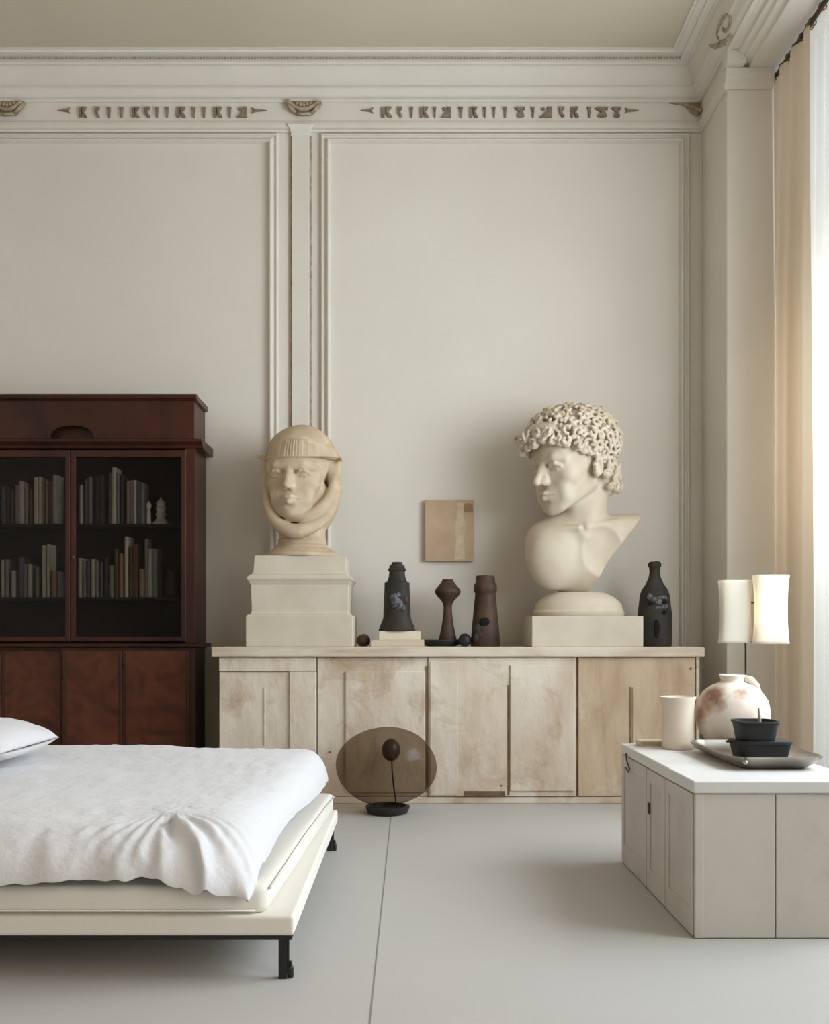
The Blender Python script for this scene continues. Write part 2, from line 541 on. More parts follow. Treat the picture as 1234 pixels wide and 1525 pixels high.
def shell(px, full=1.0, name='trim_12'):
    bm = NB()
    cx = X(px, D)
    zt = Z(154, D)
    y1 = D - 0.012
    w = 0.115
    # bowl and garland
    prism(bm, [(cx - w, zt), (cx + w, zt), (cx + w * .75, zt - .05), (cx + w * .45, zt - .09), (cx - w * .45, zt - .09), (cx - w * .75, zt - .05)], 'y', y1 - .020, y1)
    pts = [(cx - w * .98, y1 - .03, zt - .01)]
    for i in range(13):
        t = i / 12 * 2 - 1
        pts.append((cx + t * w * .85, y1 - .034, zt - .062 + .05 * t * t))
    tube(bm, pts, 0.013, 8)
    for s in (-1, 1):
        tube(bm, [(cx + s * w * .9, y1 - .02, zt - .015), (cx + s * w * .8, y1 - .035, zt - .05), (cx + s * w * .45, y1 - .03, zt - .085)], [.016, .015, .01], 8)
    tube(bm, [(cx - w * .4, y1 - .03, zt - .09), (cx, y1 - .04, zt - .098), (cx + w * .4, y1 - .03, zt - .09)], 0.010, 8)
    for i in range(5):
        t = (i - 2) / 2
        blob(bm, (cx + t * .045, y1 - .026, zt - .022 - .012 * (1 - abs(t))), (.014, .012, .014), 8, 6)
    tag(obj(name, bm, M['relief'], smooth=True), kind='structure')
shell(453, 1, 'trim_12')
shell(14, 1, 'trim_13')
# worn corner console under the cornice
bm = NB()
prism(bm, [(X(985, D), Z(153.5, D)), (X(1044, D), Z(153.5, D)), (X(1044, D), Z(170, D)), (X(1036, D), Z(176, D)), (X(1026, D), Z(170, D)), (X(1018, D), Z(160, D))], 'y', D - .026, D - .012)
for i in range(4):
    blob(bm, (X(1024 + 5 * i, D), D - .03 - .006 * i, Z(161 + 3 * i, D)), (.020, .016, .014), 10, 8, jit=.4, seed=i)
tag(obj('trim_14', bm, M['relief'], auto=.6), kind='structure')
# scroll on the cove above the window
bm = NB()
def cove(y, t):     # t 0..1 up the cove
    p = .045 + .055 * t
    return (XR - p - .006, y, 4.50 + .085 * t)
pts = []
for i in range(26):
    a = i / 25 * 2.2 * PI
    r = 1 - i / 32
    pts.append(cove(5.86 + .13 * r * math.cos(a), .5 + .5 * r * math.sin(a)))
tube(bm, pts, .009, 8)
tube(bm, [cove(6.0, .3), cove(5.93, .0), cove(5.86, -.1)], .012, 8)
tube(bm, [cove(6.10, .8), cove(6.06, .45), cove(6.0, .15), cove(5.96, -.1)], [.008, .016, .014, .008], 8)
tag(obj('trim_15', bm, M['relief'], smooth=True), kind='structure')
# baseboards
bm = NB(); box(bm, XL, XR, D - 0.02, D, 0, 0.16)
tag(obj('baseboard_back', bm, M['trim'], bevel=0.004), kind='structure')
bm = NB(); box(bm, XL, XL + .02, YB, D, 0, 0.16)
tag(obj('baseboard_left', bm, M['trim'], bevel=0.004), kind='structure')

# ------------------------------------------------------------------ curtains
def curtain(name, y0, y1, xc, amp, nf, m, ztop=4.352, seed=0, flare=0.0):
    bm = NB()
    nu, nv = nf * 14, 40
    rows = []
    for j in range(nv + 1):
        v = j / nv
        z = 0.015 + (ztop - 0.015) * v
        row = []
        for i in range(nu + 1):
            u = i / nu
            ph = u * nf * 2 * PI + 0.5 * math.sin(v * 2.2 + seed) + 0.7 * noise.noise(Vector((u * 3, v * 1.2, seed)))
            k = amp * (0.30 + 0.70 * min(1, (1 - v) * 3)) * (1 + .4 * noise.noise(Vector((u * 5, seed + 3, 0))))
            xx = xc + k * math.sin(ph) - flare * (1 - v) * 0.5
            yy = y0 + (y1 - y0) * u + 0.25 * k * math.cos(ph * 2)
            row.append((xx, yy, z))
        rows.append(row)
    loops(bm, rows, close=False)
    o = obj(name, bm, m, smooth=True)
    return o
rodz = 4.362
rod = NB(); tube(rod, [(2.205, YP - .004, rodz), (2.205, 2.3, rodz)], 0.014, 12)
o = obj('curtain_rod', rod, M['rod'], smooth=True)
tag(o, 'dark brown curtain rod running under the white window soffit', 'curtain rod')
c1 = curtain('curtain', YP - .012, 5.53, 2.195, 0.044, 3, M['curtain'], seed=1)
tag(c1, 'beige pleated full-height curtain next to the corner pier', 'curtain')
c2 = curtain('sheer_curtain', 5.86, 4.95, 2.285, 0.028, 7, M['sheer'], seed=5)
tag(c2, 'bright cream sheer curtain glowing with daylight at the right edge', 'curtain')
for par, ya, yb, n in ((c1, YP - .03, 5.56, 6), (c2, 5.52, 4.97, 5)):
    for i in range(n):
        y = ya + (yb - ya) * i / (n - 1)
        bm = NB()
        pts = [(2.205 + .021 * math.cos(a), y, rodz - .004 + .021 * math.sin(a)) for a in [2 * PI * k / 12 for k in range(13)]]
        tube(bm, pts, .0035, 6)
        obj('curtain_ring', bm, M['brass'], par, smooth=True)
# ================================================================== sideboard
SD = 5.95                        # depth of its front
sb = empty('sideboard', (X(682, SD), SD + 0.3, 0))
tag(sb, 'long limewashed plank sideboard with worn plaster-like doors against the back wall', 'sideboard')
def child(name, bm, m, parent, **k):
    """geometry in world coordinates, parented without moving"""
    bmesh.ops.translate(bm, verts=bm.verts, vec=-parent_world(parent))
    return obj(name, bm, m, parent, **k)
def parent_world(p):
    v = Vector((0, 0, 0))
    while p:
        v += Vector(p.location)
        p = p.parent
    return v
zt0, zt1 = Z(978, SD), Z(963.5, SD)
bm = NB(); box(bm, X(316, SD), X(1047, SD), SD - 0.03, 6.56, zt0, zt1)
child('worktop', bm, M['side_top'], sb, bevel=0.006)
bm = NB(); box(bm, X(327, SD), X(1036, SD), SD + 0.03, 6.54, 0.04, zt0)
child('carcass', bm, M['side'], sb, bevel=0.003)
bm = NB(); box(bm, X(327, SD), X(1036, SD), SD + 0.005, 6.5, 0.0, Z(1187, SD))
child('plinth', bm, M['side'], sb, bevel=0.005)
def board(name, px0, px1, py0, py1, y0, m='side', bev=.004):
    bm = NB(); box(bm, X(px0, SD), X(px1, SD), y0, SD + 0.032, Z(py1, SD), Z(py0, SD))
    return child(name, bm, M[m], sb, bevel=bev)
board('top_rail', 326, 470.5, 979, 1000, SD - .004)
d = board('door', 326, 471, 1000.5, 1186, SD + .008)
bm = NB(); box(bm, X(431, SD), X(470, SD), SD - .006, SD + .01, Z(1186, SD), Z(1000.5, SD))
child('stile', bm, M['side'], d, bevel=.004)
bm = NB(); box(bm, X(392, SD), X(395, SD), SD + .002, SD + .009, Z(1110, SD), Z(1024, SD))
child('bead', bm, M['side_top'], d, bevel=.003)
d = board('door', 472.5, 637, 979, 1186, SD + .006)
bm = NB(); box(bm, X(514, SD), X(633, SD), SD - .008, SD + .008, Z(1180, SD), Z(1000, SD))
child('panel', bm, M['side'], d, bevel=.006)
bm = NB(); box(bm, X(633.5, SD), X(636.8, SD), SD - .0, SD + .012, Z(1180, SD), Z(992, SD))
child('groove', bm, M['side_dark'], d)
d = board('door', 637.5, 857, 979, 1186, SD - .004)
bm = NB(); box(bm, X(640, SD), X(681, SD), SD - .010, SD - .003, Z(1184, SD), Z(985, SD))
child('stile', bm, M['side'], d, bevel=.003)
bm = NB(); box(bm, X(759, SD), X(855, SD), SD - .016, SD - .003, Z(1178, SD), Z(990, SD))
child('panel', bm, M['side'], d, bevel=.006)
bm = NB(); box(bm, X(755, SD), X(758.3, SD), SD - .005, SD, Z(1184, SD), Z(1020, SD))
child('groove', bm, M['side_dark'], d)
bm = NB(); box(bm, X(690, SD), X(752, SD), SD - .0055, SD, Z(1186, SD), Z(1178, SD))
child('notch', bm, M['side_dark'], d)
d = board('door', 861, 1035, 979, 1186, SD - .0, 'side_tan')
bm = NB(); box(bm, X(936.5, SD), X(939.5, SD), SD - .002, SD + .004, Z(1184, SD), Z(1023, SD))
child('groove', bm, M['side_dark'], d)
bm = NB(); box(bm, X(941, SD), X(1033, SD), SD - .008, SD + .004, Z(1184, SD), Z(1023, SD))
child('panel', bm, M['side_tan'], d, bevel=.005)
bm = NB(); box(bm, X(857.3, SD), X(860.7, SD), SD + .012, SD + .04, Z(1186, SD), Z(979, SD))
child('gap', bm, M['side_dark'], sb)
for (px, py) in ((491, 1120), (746, 1170), (1028, 996), (548, 1056)):
    bm = NB(); blob(bm, (X(px, SD), SD - .004 if px > 640 else SD + .004, Z(py, SD)), (.007, .006, .007), 10, 6)
    child('nail', bm, M['side_dark'], sb, smooth=True)
bm = NB(); box(bm, X(1036.2, SD), X(1041, SD), SD - .004, 6.54, 0.0, zt0)
child('end_panel', bm, M['side_top'], sb, bevel=.003)

# ================================================================== bookcase
BD = 6.25                        # front of its upper body
bx1 = X(290, BD); bx0 = bx1 - 1.62
bk = empty('bookcase', ((bx0 + bx1) / 2, BD + .15, 0))
tag(bk, 'tall dark mahogany bookcase with glazed upper doors and panelled base behind the bed', 'bookcase')
zl = Z(958, BD)                  # ledge
zc0 = Z(667, BD)
ybk = D - 0.03
# upper body
bm = NB()
box(bm, X(276, BD), X(291, BD), BD, BD + .04, zl, zc0)
child('corner_post', bm, M['hog'], bk, bevel=.004)
bm = NB(); box(bm, X(291, BD) - .03, X(291, BD) - .001, BD + .04, ybk, zl, zc0)
child('side_panel', bm, M['hog'], bk)
bm = NB(); box(bm, bx0 + .02, bx0 + .06, BD, ybk, zl, zc0)
child('side_panel', bm, M['hog'], bk)
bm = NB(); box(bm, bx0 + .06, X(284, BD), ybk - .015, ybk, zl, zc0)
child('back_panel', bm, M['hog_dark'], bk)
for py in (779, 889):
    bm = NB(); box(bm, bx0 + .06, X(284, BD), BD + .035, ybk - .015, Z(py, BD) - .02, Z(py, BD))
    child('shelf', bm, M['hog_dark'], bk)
# base cabinet, its right part standing proud
bm = NB()
box(bm, X(93, BD), X(292, BD), BD - .02, ybk, 0.06, zl - .025)
child('base_cabinet', bm, M['hog'], bk, bevel=.004)
bm = NB()
box(bm, bx0, X(93, BD) - .001, BD + .03, ybk, 0.06, zl - .025)
child('base_cabinet', bm, M['hog'], bk, bevel=.004)
bm = NB(); box(bm, bx0 - .0, X(294, BD), BD - .0, ybk, 0.0, .06)
child('plinth', bm, M['hog'], bk, bevel=.004)
bm = NB()
prism(bm, [(BD - .05, zl - .02), (BD - .055, zl - .008), (BD - .045, zl), (ybk, zl), (ybk, zl - .025), (BD - .03, zl - .025)], 'x', bx0 - .02, X(292, BD) + .03)
child('ledge', bm, M['hog'], bk, bevel=.003)
def bdoor(px0, px1, y):
    bm = NB(); box(bm, X(px0, BD), X(px1, BD), y, y + .02, .09, zl - .045)
    o = child('base_door', bm, M['burl'], bk, bevel=.003)
    a, b = X(px0, BD), X(px1, BD)
    bm = NB()
    for q in ((a + .008, a + .02, .11, zl - .06), (b - .02, b - .008, .11, zl - .06)):
        box(bm, q[0], q[1], y - .004, y + .002, q[2], q[3])
    child('bead', bm, M['hog'], o, bevel=.002)
    return o
d1 = bdoor(96, 184, BD - .03); d2 = bdoor(185, 283, BD - .03); d3 = bdoor(0, 92, BD + .018); d4 = bdoor(-97, -1, BD + .018)
for px, py, dd in ((183, 991, d2), (92, 1010, d3)):
    bm = NB(); blob(bm, (X(px + 3, BD), BD - .034, Z(py, BD)), (.006, .006, .010), 10, 6)
    child('keyhole', bm, M['hole'], dd, smooth=True)
# glazed doors
def gdoor(px0, px1):
    a, b = X(px0, BD), X(px1, BD)
    t = .030
    z0, z1 = zl + .012, zc0 - .012
    bm = NB()
    box(bm, a, a + t, BD - .004, BD + .024, z0, z1)
    box(bm, b - t, b, BD - .004, BD + .024, z0, z1)
    box(bm, a + t, b - t, BD - .003, BD + .024, z0, z0 + t)
    box(bm, a + t, b - t, BD - .003, BD + .024, z1 - .045, z1)
    o = child('glazed_door', bm, M['hog'], bk, bevel=.004)
    g = NB(); box(g, a + t - .003, b - t + .003, BD + .008, BD + .011, z0 + t - .003, z1 - .04)
    child('pane', g, M['pane'], o)
    return o
gd = gdoor(105.5, 277)
bm = NB(); blob(bm, (X(110, BD), BD - .012, Z(830, BD)), (.008, .008, .012), 10, 6)
child('door_knob', bm, M['brass'], gd, smooth=True)
gdoor(-66, 104.5)
# cornice and crest with the arched notch
bm = NB()
prism(bm, [(BD + .01, zc0 - .004), (BD - .004, zc0), (BD - .012, zc0 + .012), (BD - .03, zc0 + .024), (BD - .045, zc0 + .032), (BD - .048, zc0 + .046), (BD - .02, zc0 + .052), (ybk, zc0 + .052), (ybk, zc0 - .004)],
      'x', bx0 - .03, X(294, BD) + .035)
child('cornice', bm, M['hog'], bk, bevel=.003)
zq0 = zc0 + .052
zq1 = Z(597, BD)
bm = NB()
cx = X(108, BD); rw = X(141, BD) - cx
pts = [(bx0, zq0), (cx - rw, zq0)]
for i in range(1, 16):
    a = PI * (1 - i / 16)
    pts.append((cx + rw * math.cos(a), zq0 + .085 * math.sin(a) ** .8))
pts += [(cx + rw, zq0), (bx1, zq0), (bx1, zq1), (bx0, zq1)]
prism(bm, pts, 'y', BD - .012, BD + .02)
child('crest', bm, M['hog'], bk, bevel=.003)
bm = NB(); box(bm, bx0 + .005, bx1 - .002, BD + .06, ybk, zq0, zq1)
box(bm, bx1 - .03, bx1, BD + .02, BD + .06, zq0, zq1)
box(bm, bx0, bx0 + .03, BD + .02, BD + .06, zq0, zq1)
child('crest_box', bm, M['hog'], bk)
bm = NB()
prism(bm, [(BD - .012, zq1), (BD - .03, zq1 + .012), (BD - .034, zq1 + .028), (BD - .028, zq1 + .036), (ybk, zq1 + .036), (ybk, zq1)], 'x', bx0 - .016, bx1 + .016)
child('crest_cap', bm, M['hog'], bk, bevel=.003)
# narrow olive board standing in the gap
bm = NB(); box(bm, bx1 + .045, X(325, 6.30) + .02, 6.33, 6.37, 0.0, Z(966, 6.33))
o = obj('plank', bm, M['olive'], bevel=.003)
tag(o, 'dark olive board standing in the gap between bookcase and sideboard', 'board')

# ------------------------------------------------------------------ books
TONES = {'pale': (178, 168, 150), 'cream': (196, 184, 160), 'grey': (128, 122, 116), 'tan': (150, 126, 98), 'brown': (98, 76, 60), 'charcoal': (62, 58, 56), 'slate': (92, 88, 90)}
BM = {k: tint('book_' + k, *v) for k, v in TONES.items()}
M['pages'] = mat('book_pages', rgb(196, 186, 164), .9)
BK_D = 6.37
def book(px0, px1, py, base, tone, label, group, lean=0.0):
    a, b = X(px0, BK_D) + .0012, X(px1 + 1, BK_D) - .0012
    w = b - a
    h = (base - py) / F * BK_D
    z0 = Z(base + .8, BD)
    z0 = base_z[base]
    dp = .125 + .02 * noise.noise(Vector((px0 * .37, py, 0)))
    bm = NB()
    t = min(.003, w * .2)
    # case: two boards and a slightly rounded spine, pages set back
    box(bm, -w / 2, -w / 2 + t, 0.004, dp, 0, h)
    box(bm, w / 2 - t, w / 2, 0.004, dp, 0, h)
    prism(bm, [(-w / 2, .006), (-w / 2 * .7, .001), (0, -.001), (w / 2 * .7, .001), (w / 2, .006), (w / 2, .010), (-w / 2, .010)], 'z', 0, h)
    for k in (.16, .3, .72, .86):
        prism(bm, [(-w / 2 * .96, .004), (-w / 2 * .7, -.001), (0, -.003), (w / 2 * .7, -.001), (w / 2 * .96, .004)], 'z', h * k, h * k + .003)
    box(bm, -w / 2 + t, w / 2 - t, .010, dp - .004, .003, h - .004, 1)
    o = obj('book', bm, BM[tone])
    o.data.materials.append(M['pages'])
    o.location = ((a + b) / 2, BK_D, z0)
    tag(o, label, 'book', group)
    return o
base_z = {778: Z(779, BD), 888: Z(889, BD)}
ORD = ['first', 'second', 'third', 'fourth', 'fifth', 'sixth', 'seventh', 'eighth', 'ninth', 'tenth', 'eleventh', 'twelfth', 'thirteenth', 'fourteenth', 'fifteenth', 'sixteenth', 'seventeenth', 'eighteenth']
def row(lst, base, where, group, frm):
    n = len(lst)
    srt = sorted([b[2] for b in lst])
    for i, (a, b, py, tone) in enumerate(lst):
        size = 'tall' if py <= srt[n // 3] else ('short' if py >= srt[-max(1, n // 4)] else 'medium')
        wd = 'thick' if b - a > 6.5 else 'thin'
        if frm == 'left':
            pos = ORD[i] + ' from left'
        else:
            pos = ORD[n - 1 - i] + ' from right'
        book(a, b, py, base, tone, '%s %s %s book, %s on %s' % (size, wd, tone, pos, where), group)
row([(118, 122, 718, 'pale'), (125, 130, 709, 'slate'), (131, 136, 706, 'grey'), (141, 146, 705, 'charcoal'), (147, 154, 703, 'charcoal'), (161, 165, 700, 'slate'), (166, 172, 692, 'cream'),
     (173, 177, 700, 'grey'), (178, 183, 704, 'charcoal'), (188, 192, 712, 'tan'), (193, 197, 711, 'grey'), (198, 202, 711, 'cream'), (203, 208, 713, 'slate'), (209, 214, 715, 'grey')],
    778, 'upper shelf, right glass door', 'books on the upper right shelf', 'left')
row([(1, 7, 720, 'slate'), (8, 14, 722, 'charcoal'), (16, 19, 724, 'brown'), (22, 27, 718, 'grey'), (28, 35, 713, 'pale'), (36, 41, 722, 'grey'), (43, 47, 724, 'brown'), (50, 56, 707, 'cream'), (57, 61, 706, 'cream'),
     (62, 65, 714, 'grey'), (67, 71, 712, 'tan'), (72, 77, 713, 'brown'), (78, 84, 703, 'pale')],
    778, 'upper shelf, left glass door', 'books on the upper left shelf', 'right')
row([(116, 121, 829, 'pale'), (122, 127, 832, 'grey'), (128, 133, 833, 'slate'), (135, 140, 831, 'pale'), (141, 146, 832, 'grey'), (148, 152, 835, 'slate'), (155, 160, 828, 'charcoal'), (162, 168, 840, 'grey'),
     (170, 175, 815, 'brown'), (177, 182, 822, 'tan'), (185, 190, 797, 'cream'), (192, 196, 812, 'brown'), (197, 204, 808, 'brown'), (207, 214, 845, 'tan'), (215, 219, 800, 'grey'), (220, 225, 815, 'pale'), (226, 233, 815, 'grey')],
    888, 'lower shelf, right glass door', 'books on the lower right shelf', 'left')
row([(1, 5, 832, 'pale'), (7, 12, 831, 'grey'), (16, 22, 848, 'pale'), (27, 34, 828, 'slate'), (35, 39, 838, 'grey'), (41, 46, 838, 'pale'), (52, 57, 843, 'grey'), (62, 67, 810, 'cream'), (69, 73, 808, 'cream'), (76, 83, 848, 'tan'), (85, 89, 850, 'grey')],
    888, 'lower shelf, left glass door', 'books on the lower left shelf', 'right')
# pale turned figurine and little bottle on the upper right shelf
k = BK_D / F
t = empty('figurine', (X(236, BK_D), BK_D + .06, base_z[778]))
tag(t, 'cream tiered tower figurine at the right of the upper bookcase shelf', 'figurine')
bm = NB(); box(bm, -.042, .042, -.035, .035, 0, 6 * k)
obj('foot', bm, M['stone_pl'], t, bevel=.004)
bm = NB(); lathe(bm, [(9 * k, 6 * k), (9.5 * k, 8 * k), (6.5 * k, 11 * k), (7 * k, 16 * k), (8 * k, 17 * k), (8 * k, 19 * k), (6.5 * k, 20 * k), (7 * k, 26 * k), (8 * k, 27 * k), (6.5 * k, 29 * k), (6.5 * k, 34 * k)], 24)
obj('body', bm, M['stone_pl'], t, auto=.6)
bm = NB(); lathe(bm, [(7 * k, 34 * k), (7.4 * k, 35 * k), (4.5 * k, 38 * k), (1.6 * k, 40 * k), (1.8 * k, 42 * k), (.3 * k, 44 * k)], 24)
obj('roof', bm, M['stone_pl'], t, auto=.6)
bm = NB(); lathe(bm, [(3.6 * k, 0), (3.8 * k, 2 * k), (3 * k, 20 * k), (2.4 * k, 24 * k), (3.8 * k, 27 * k), (4.2 * k, 30 * k), (3.6 * k, 33 * k), (1.2 * k, 35 * k), (1 * k, 37 * k)], 20)
o = obj('statuette', bm, M['stone_pl'], smooth=True, loc=(X(219.5, BK_D), BK_D + .03, base_z[778]))
tag(o, 'slim pale turned statuette left of the tower figurine in the bookcase', 'statuette')
bm = NB(); lathe(bm, [(9 * k, 0), (11 * k, 6 * k), (11.5 * k, 18 * k), (9 * k, 30 * k), (6 * k, 36 * k), (6.5 * k, 40 * k), (4.5 * k, 41 * k)], 28)
o = obj('jar', bm, M['iron'], smooth=True, loc=(X(252, BK_D), BK_D + .07, base_z[888]))
tag(o, 'dark rounded jar right of the books on the lower bookcase shelf', 'jar')

# ================================================================== the bed
bed = empty('bed', (-1.36, 3.8, 0))
tag(bed, 'low white platform bed on thin black metal frame at the left', 'bed')
BX0, BX1, BY0, BY1 = -2.55, -0.335, 2.91, 4.68
bm = NB(); box(bm, BX0, BX1, BY0, BY1, .128, .186)
child('platform', bm, M['mattress'], bed, bevel=.010, seg=4)
bm = NB()
box(bm, BX0 + .01, BX1 - .006, BY0 + .004, BY0 + .03, .116, .1275)
box(bm, BX0 + .01, BX1 - .006, BY1 - .03, BY1 - .004, .116, .1275)
box(bm, BX0 + .01, BX0 + .036, BY0 + .03, BY1 - .03, .116, .1275)
box(bm, BX1 - .032, BX1 - .006, BY0 + .03, BY1 - .03, .116, .1275)
child('frame', bm, M['black'], bed, bevel=.002)
for (x, y, sx) in ((BX1 - .046, BY0 + .012, 1), (BX1 - .046, BY1 - .036, 1), (BX0 + .02, BY0 + .012, -1), (BX0 + .02, BY1 - .036, -1)):
    bm = NB(); box(bm, x, x + .024, y, y + .024, 0.0, .116)
    lg = child('leg', bm, M['black'], bed, bevel=.002)
    bm = NB()
    box(bm, x + .024, x + .030, y + .004, y + .020, .012, .116)
    lathe(bm, [(.006, 0.0), (.009, .004), (.009, .030), (.006, .036), (.004, .05)], 12, x + .034, y + .012)
    child('leveller', bm, M['black'], lg, bevel=.001)
# mattress: slightly askew, soft corners
bm = NB()
mp = []
za, zb = .186, .268
for z, ins in ((za, .010), (za + .008, .002), (za + .02, 0), (zb - .02, 0), (zb - .006, .004), (zb, .016)):
    c = [(BX0 + .05, 2.935), (-.415, 2.935), (-.352, 4.66), (BX0 + .05, 4.66)]
    ring = []
    for i, (x, y) in enumerate(c):
        sx = -1 if x < -1 else 1
        sy = -1 if y < 4 else 1
        for kx, ky in ((.03, 0), (.009, .009), (0, .03)) if (sx * sy) > 0 and False else ((0, .03), (.009, .009), (.03, 0)):
            ring.append((x - sx * (ins + kx), y - sy * (ins + ky), z))
    # order each corner consistently
    out = []
    for i in range(4):
        p = ring[i * 3:i * 3 + 3]
        out += p if i in (0, 2) else p[::-1]
    mp.append(out)
loops(bm, mp)
mt = child('mattress', bm, M['mattress'], bed, auto=.9)
bm = NB()
tube(bm, [(-.412 + .002, 2.96, zb - .012), (-.385, 3.7, zb - .006), (-.349, 4.62, zb - .012)], .004, 8)
tube(bm, [(BX0 + .1, 2.934, za + .010), (-.45, 2.934, za + .010)], .003, 8)
child('piping', bm, M['mattress'], mt, smooth=True)

# duvet: a puffy sheet falling over the mattress edges
def fall(dist, w, e=2.1):
    t = max(0.0, min(1.0, dist / w))
    return (1 - (1 - t) ** e) ** (1 / e)
def dens(n, e):
    """samples crowded at both ends of 0..1"""
    out = []
    for i in range(n + 1):
        s = 2 * i / n - 1
        out.append(.5 + .5 * (1 - (1 - abs(s)) ** e) * (1 if s > 0 else -1))
    return out
U = dens(300, 2.3); V = dens(230, 2.6)
bm = NB()
rows = []
x0 = BX0 + .02
for v in V:
    row_ = []
    for u in U:
        # footprint
        yn = 2.880 + .014 * noise.noise(Vector((u * 9, 0, 3)))
        yf = 4.665
        y = yn + (yf - yn) * v
        xr = -.470 + (-.372 + .470) * v + .010 * math.sin(v * 9 + 1) + .006 * noise.noise(Vector((v * 14, 1, 0)))
        corner = max(0, (u - .80) / .2) ** 2 * max(0, 1 - v / .12)
        x = x0 + (xr - x0) * u
        top = .425 + .056 * min(1, max(0, (y - 2.95) / 1.5)) + .004
        top += .016 * noise.noise(Vector((x * 1.5, y * 1.8, 1.0))) + .006 * noise.noise(Vector((x * 5, y * 5, 4.0)))
        # broad lazy folds
        top += .009 * math.sin(4.0 * y - 1.5 * x + 2.0 * noise.noise(Vector((x * .8, y * .8, 7))))
        hem_f = .290 + .008 * math.sin(x * 7 + 1) + .006 * noise.noise(Vector((x * 8, 9, 0)))
        # pulled corner
        hem = hem_f + (.325 - hem_f) * min(1, v * 2.2)
        hem -= .045 * max(0, (u - .86) / .14) * max(0, 1 - v / .10)
        dfr = (y - yn); dbk = (yf - y); drt = (xr - x); dlf = (x - x0)
        fx = fall(drt, .20 - .08 * v, 2.0 + .5 * v) * fall(dlf, .1)
        fy = fall(dfr, .17 + .04 * math.sin(x * 5) * .5, 1.9) * fall(dbk, .10)
        z = hem + (top - hem) * fx * fy
        # fine crinkles, gathered towards the near right corner
        g = max(0, 1 - math.hypot(x + .62, (y - 2.95)) / .5)
        fr = max(0, 1 - dfr / .16)
        ang = math.atan2(y - 3.20, x + .86 - .1)
        rip = math.sin(ang * 34 + 2 * noise.noise(Vector((x * 6, y * 6, 0))))
        n1 = noise.noise(Vector((x * 16, y * 9, 2))); n2 = noise.noise(Vector((x * 34, y * 26, 5)))
        amp = .0045 + .006 * fr
        off = amp * n1 + .45 * amp * n2 + .006 * g * rip
        z += off * (.7 + .3 * fx * fy)
        # front gather folds press in and out
        yy = y - fr * (.014 * noise.noise(Vector((x * 7, 2, 2))) + .007 * math.sin(x * 42 + 3 * noise.noise(Vector((x * 3, 0, 0)))) * (.3 + g))
        # pulled crease (ridge from pinch point to hem)
        px_, py_ = X(266, 3.0), 3.03
        qx, qy = X(306, 2.9), 2.89
        tt = ((x - px_) * (qx - px_) + (y - py_) * (qy - py_)) / ((qx - px_) ** 2 + (qy - py_) ** 2)
        tc = max(-.15, min(1, tt))
        dd = math.hypot(x - px_ - tc * (qx - px_), y - py_ - tc * (qy - py_))
        cr = math.exp(-(dd / .016) ** 2)
        side = (x - px_) * (qy - py_) - (y - py_) * (qx - px_)
        z += .020 * cr - .016 * math.exp(-((dd - .035) / .02) ** 2) * (1 if side > 0 else .3)
        yy -= .014 * cr * fr
        # second crease arching to the left of it
        q2 = math.hypot(x - X(240, 3.0), (y - 2.93) * 1.0)
        z += .010 * math.exp(-((q2 - .045) / .014) ** 2) * fr
        # fold lines near the pillow
        z += .012 * math.exp(-((y - 3.9 - .6 * (x + 1.7)) / .04) ** 2) * max(0, 1 - max(0, x + 1.55) / .3)
        row_.append((x, yy, z))
    rows.append(row_)
loops(bm, rows, close=False)
dv = obj('duvet', bm, M['linen'], smooth=True)
s = dv.modifiers.new('thickness', 'SOLIDIFY'); s.thickness = .008; s.offset = -1
tag(dv, 'rumpled white linen duvet spread over the mattress', 'duvet')

# pillow
bm = NB()
rings = []
n = 64
pw, pl, ph = .40, .31, .105
pcx, pcy, pcz = -1.905, 4.02, .560
for i in range(41):
    s_ = -1 + 2 * i / 40
    t = math.copysign(1 - (1 - abs(s_)) ** 1.8, s_)
    for_ring = []
    prof = max(0.0, 1 - abs(t) ** 4.5) ** .5
    for k_ in range(n):
        a = 2 * PI * k_ / n
        c, sn = math.cos(a), math.sin(a)
        yy = pl * math.copysign(abs(c) ** .8, c) * (1 - .06 * (1 - abs(t)) ** 2 + 0.0)
        lim = max(0.0, 1 - (abs(yy) / pl) ** 3) ** .55
        zz = ph * (1 if sn > 0 else -.62) * prof * lim
        if abs(sn) < 1e-6: zz = 0
        wr = .010 * noise.noise(Vector((t * 4, yy * 9, 3))) + .005 * noise.noise(Vector((t * 14, yy * 22, 1)))
        yq = yy * (1 if abs(t) < .97 else .985)
        for_ring.append((pw * t, yq, zz + wr * (1 if sn > 0 else 0.2)))
    rings.append(for_ring)
loops(bm, rings)
o = obj('pillow', bm, M['linen'], smooth=True, loc=(pcx, pcy, pcz))
tag(o, 'plump white pillow lying on the duvet at the left edge', 'pillow')

# ================================================================== low cabinet at the right
CX0, CX1, CY0, CY1, CH = .935, 1.505, 3.31, 4.44, .52
ct = empty('low_cabinet', ((CX0 + CX1) / 2, (CY0 + CY1) / 2, 0))
tag(ct, 'low chalk-painted grey cabinet with pale top in the right foreground', 'cabinet')
bm = NB(); box(bm, CX0 - .006, CX1, CY0 - .008, CY1 + .004, CH - .042, CH)
child('top', bm, M['paint_top'], ct, bevel=.006, seg=3)
bm = NB(); box(bm, CX0 + .012, CX1 - .006, CY0 + .012, CY1 - .004, 0.0, CH - .042)
child('body', bm, M['paint_w'], ct, bevel=.003)
bm = NB(); box(bm, CX0 + .004, X(1154, CY0), CY0, CY0 + .014, .002, CH - .044)
child('front_board', bm, M['paint_w'], ct, bevel=.003)
bm = NB(); box(bm, CX0 + .001, X(1047, CY0), CY0 - .003, CY0 + .012, .002, CH - .044)
child('corner_strip', bm, M['paint_w'], ct, bevel=.003)
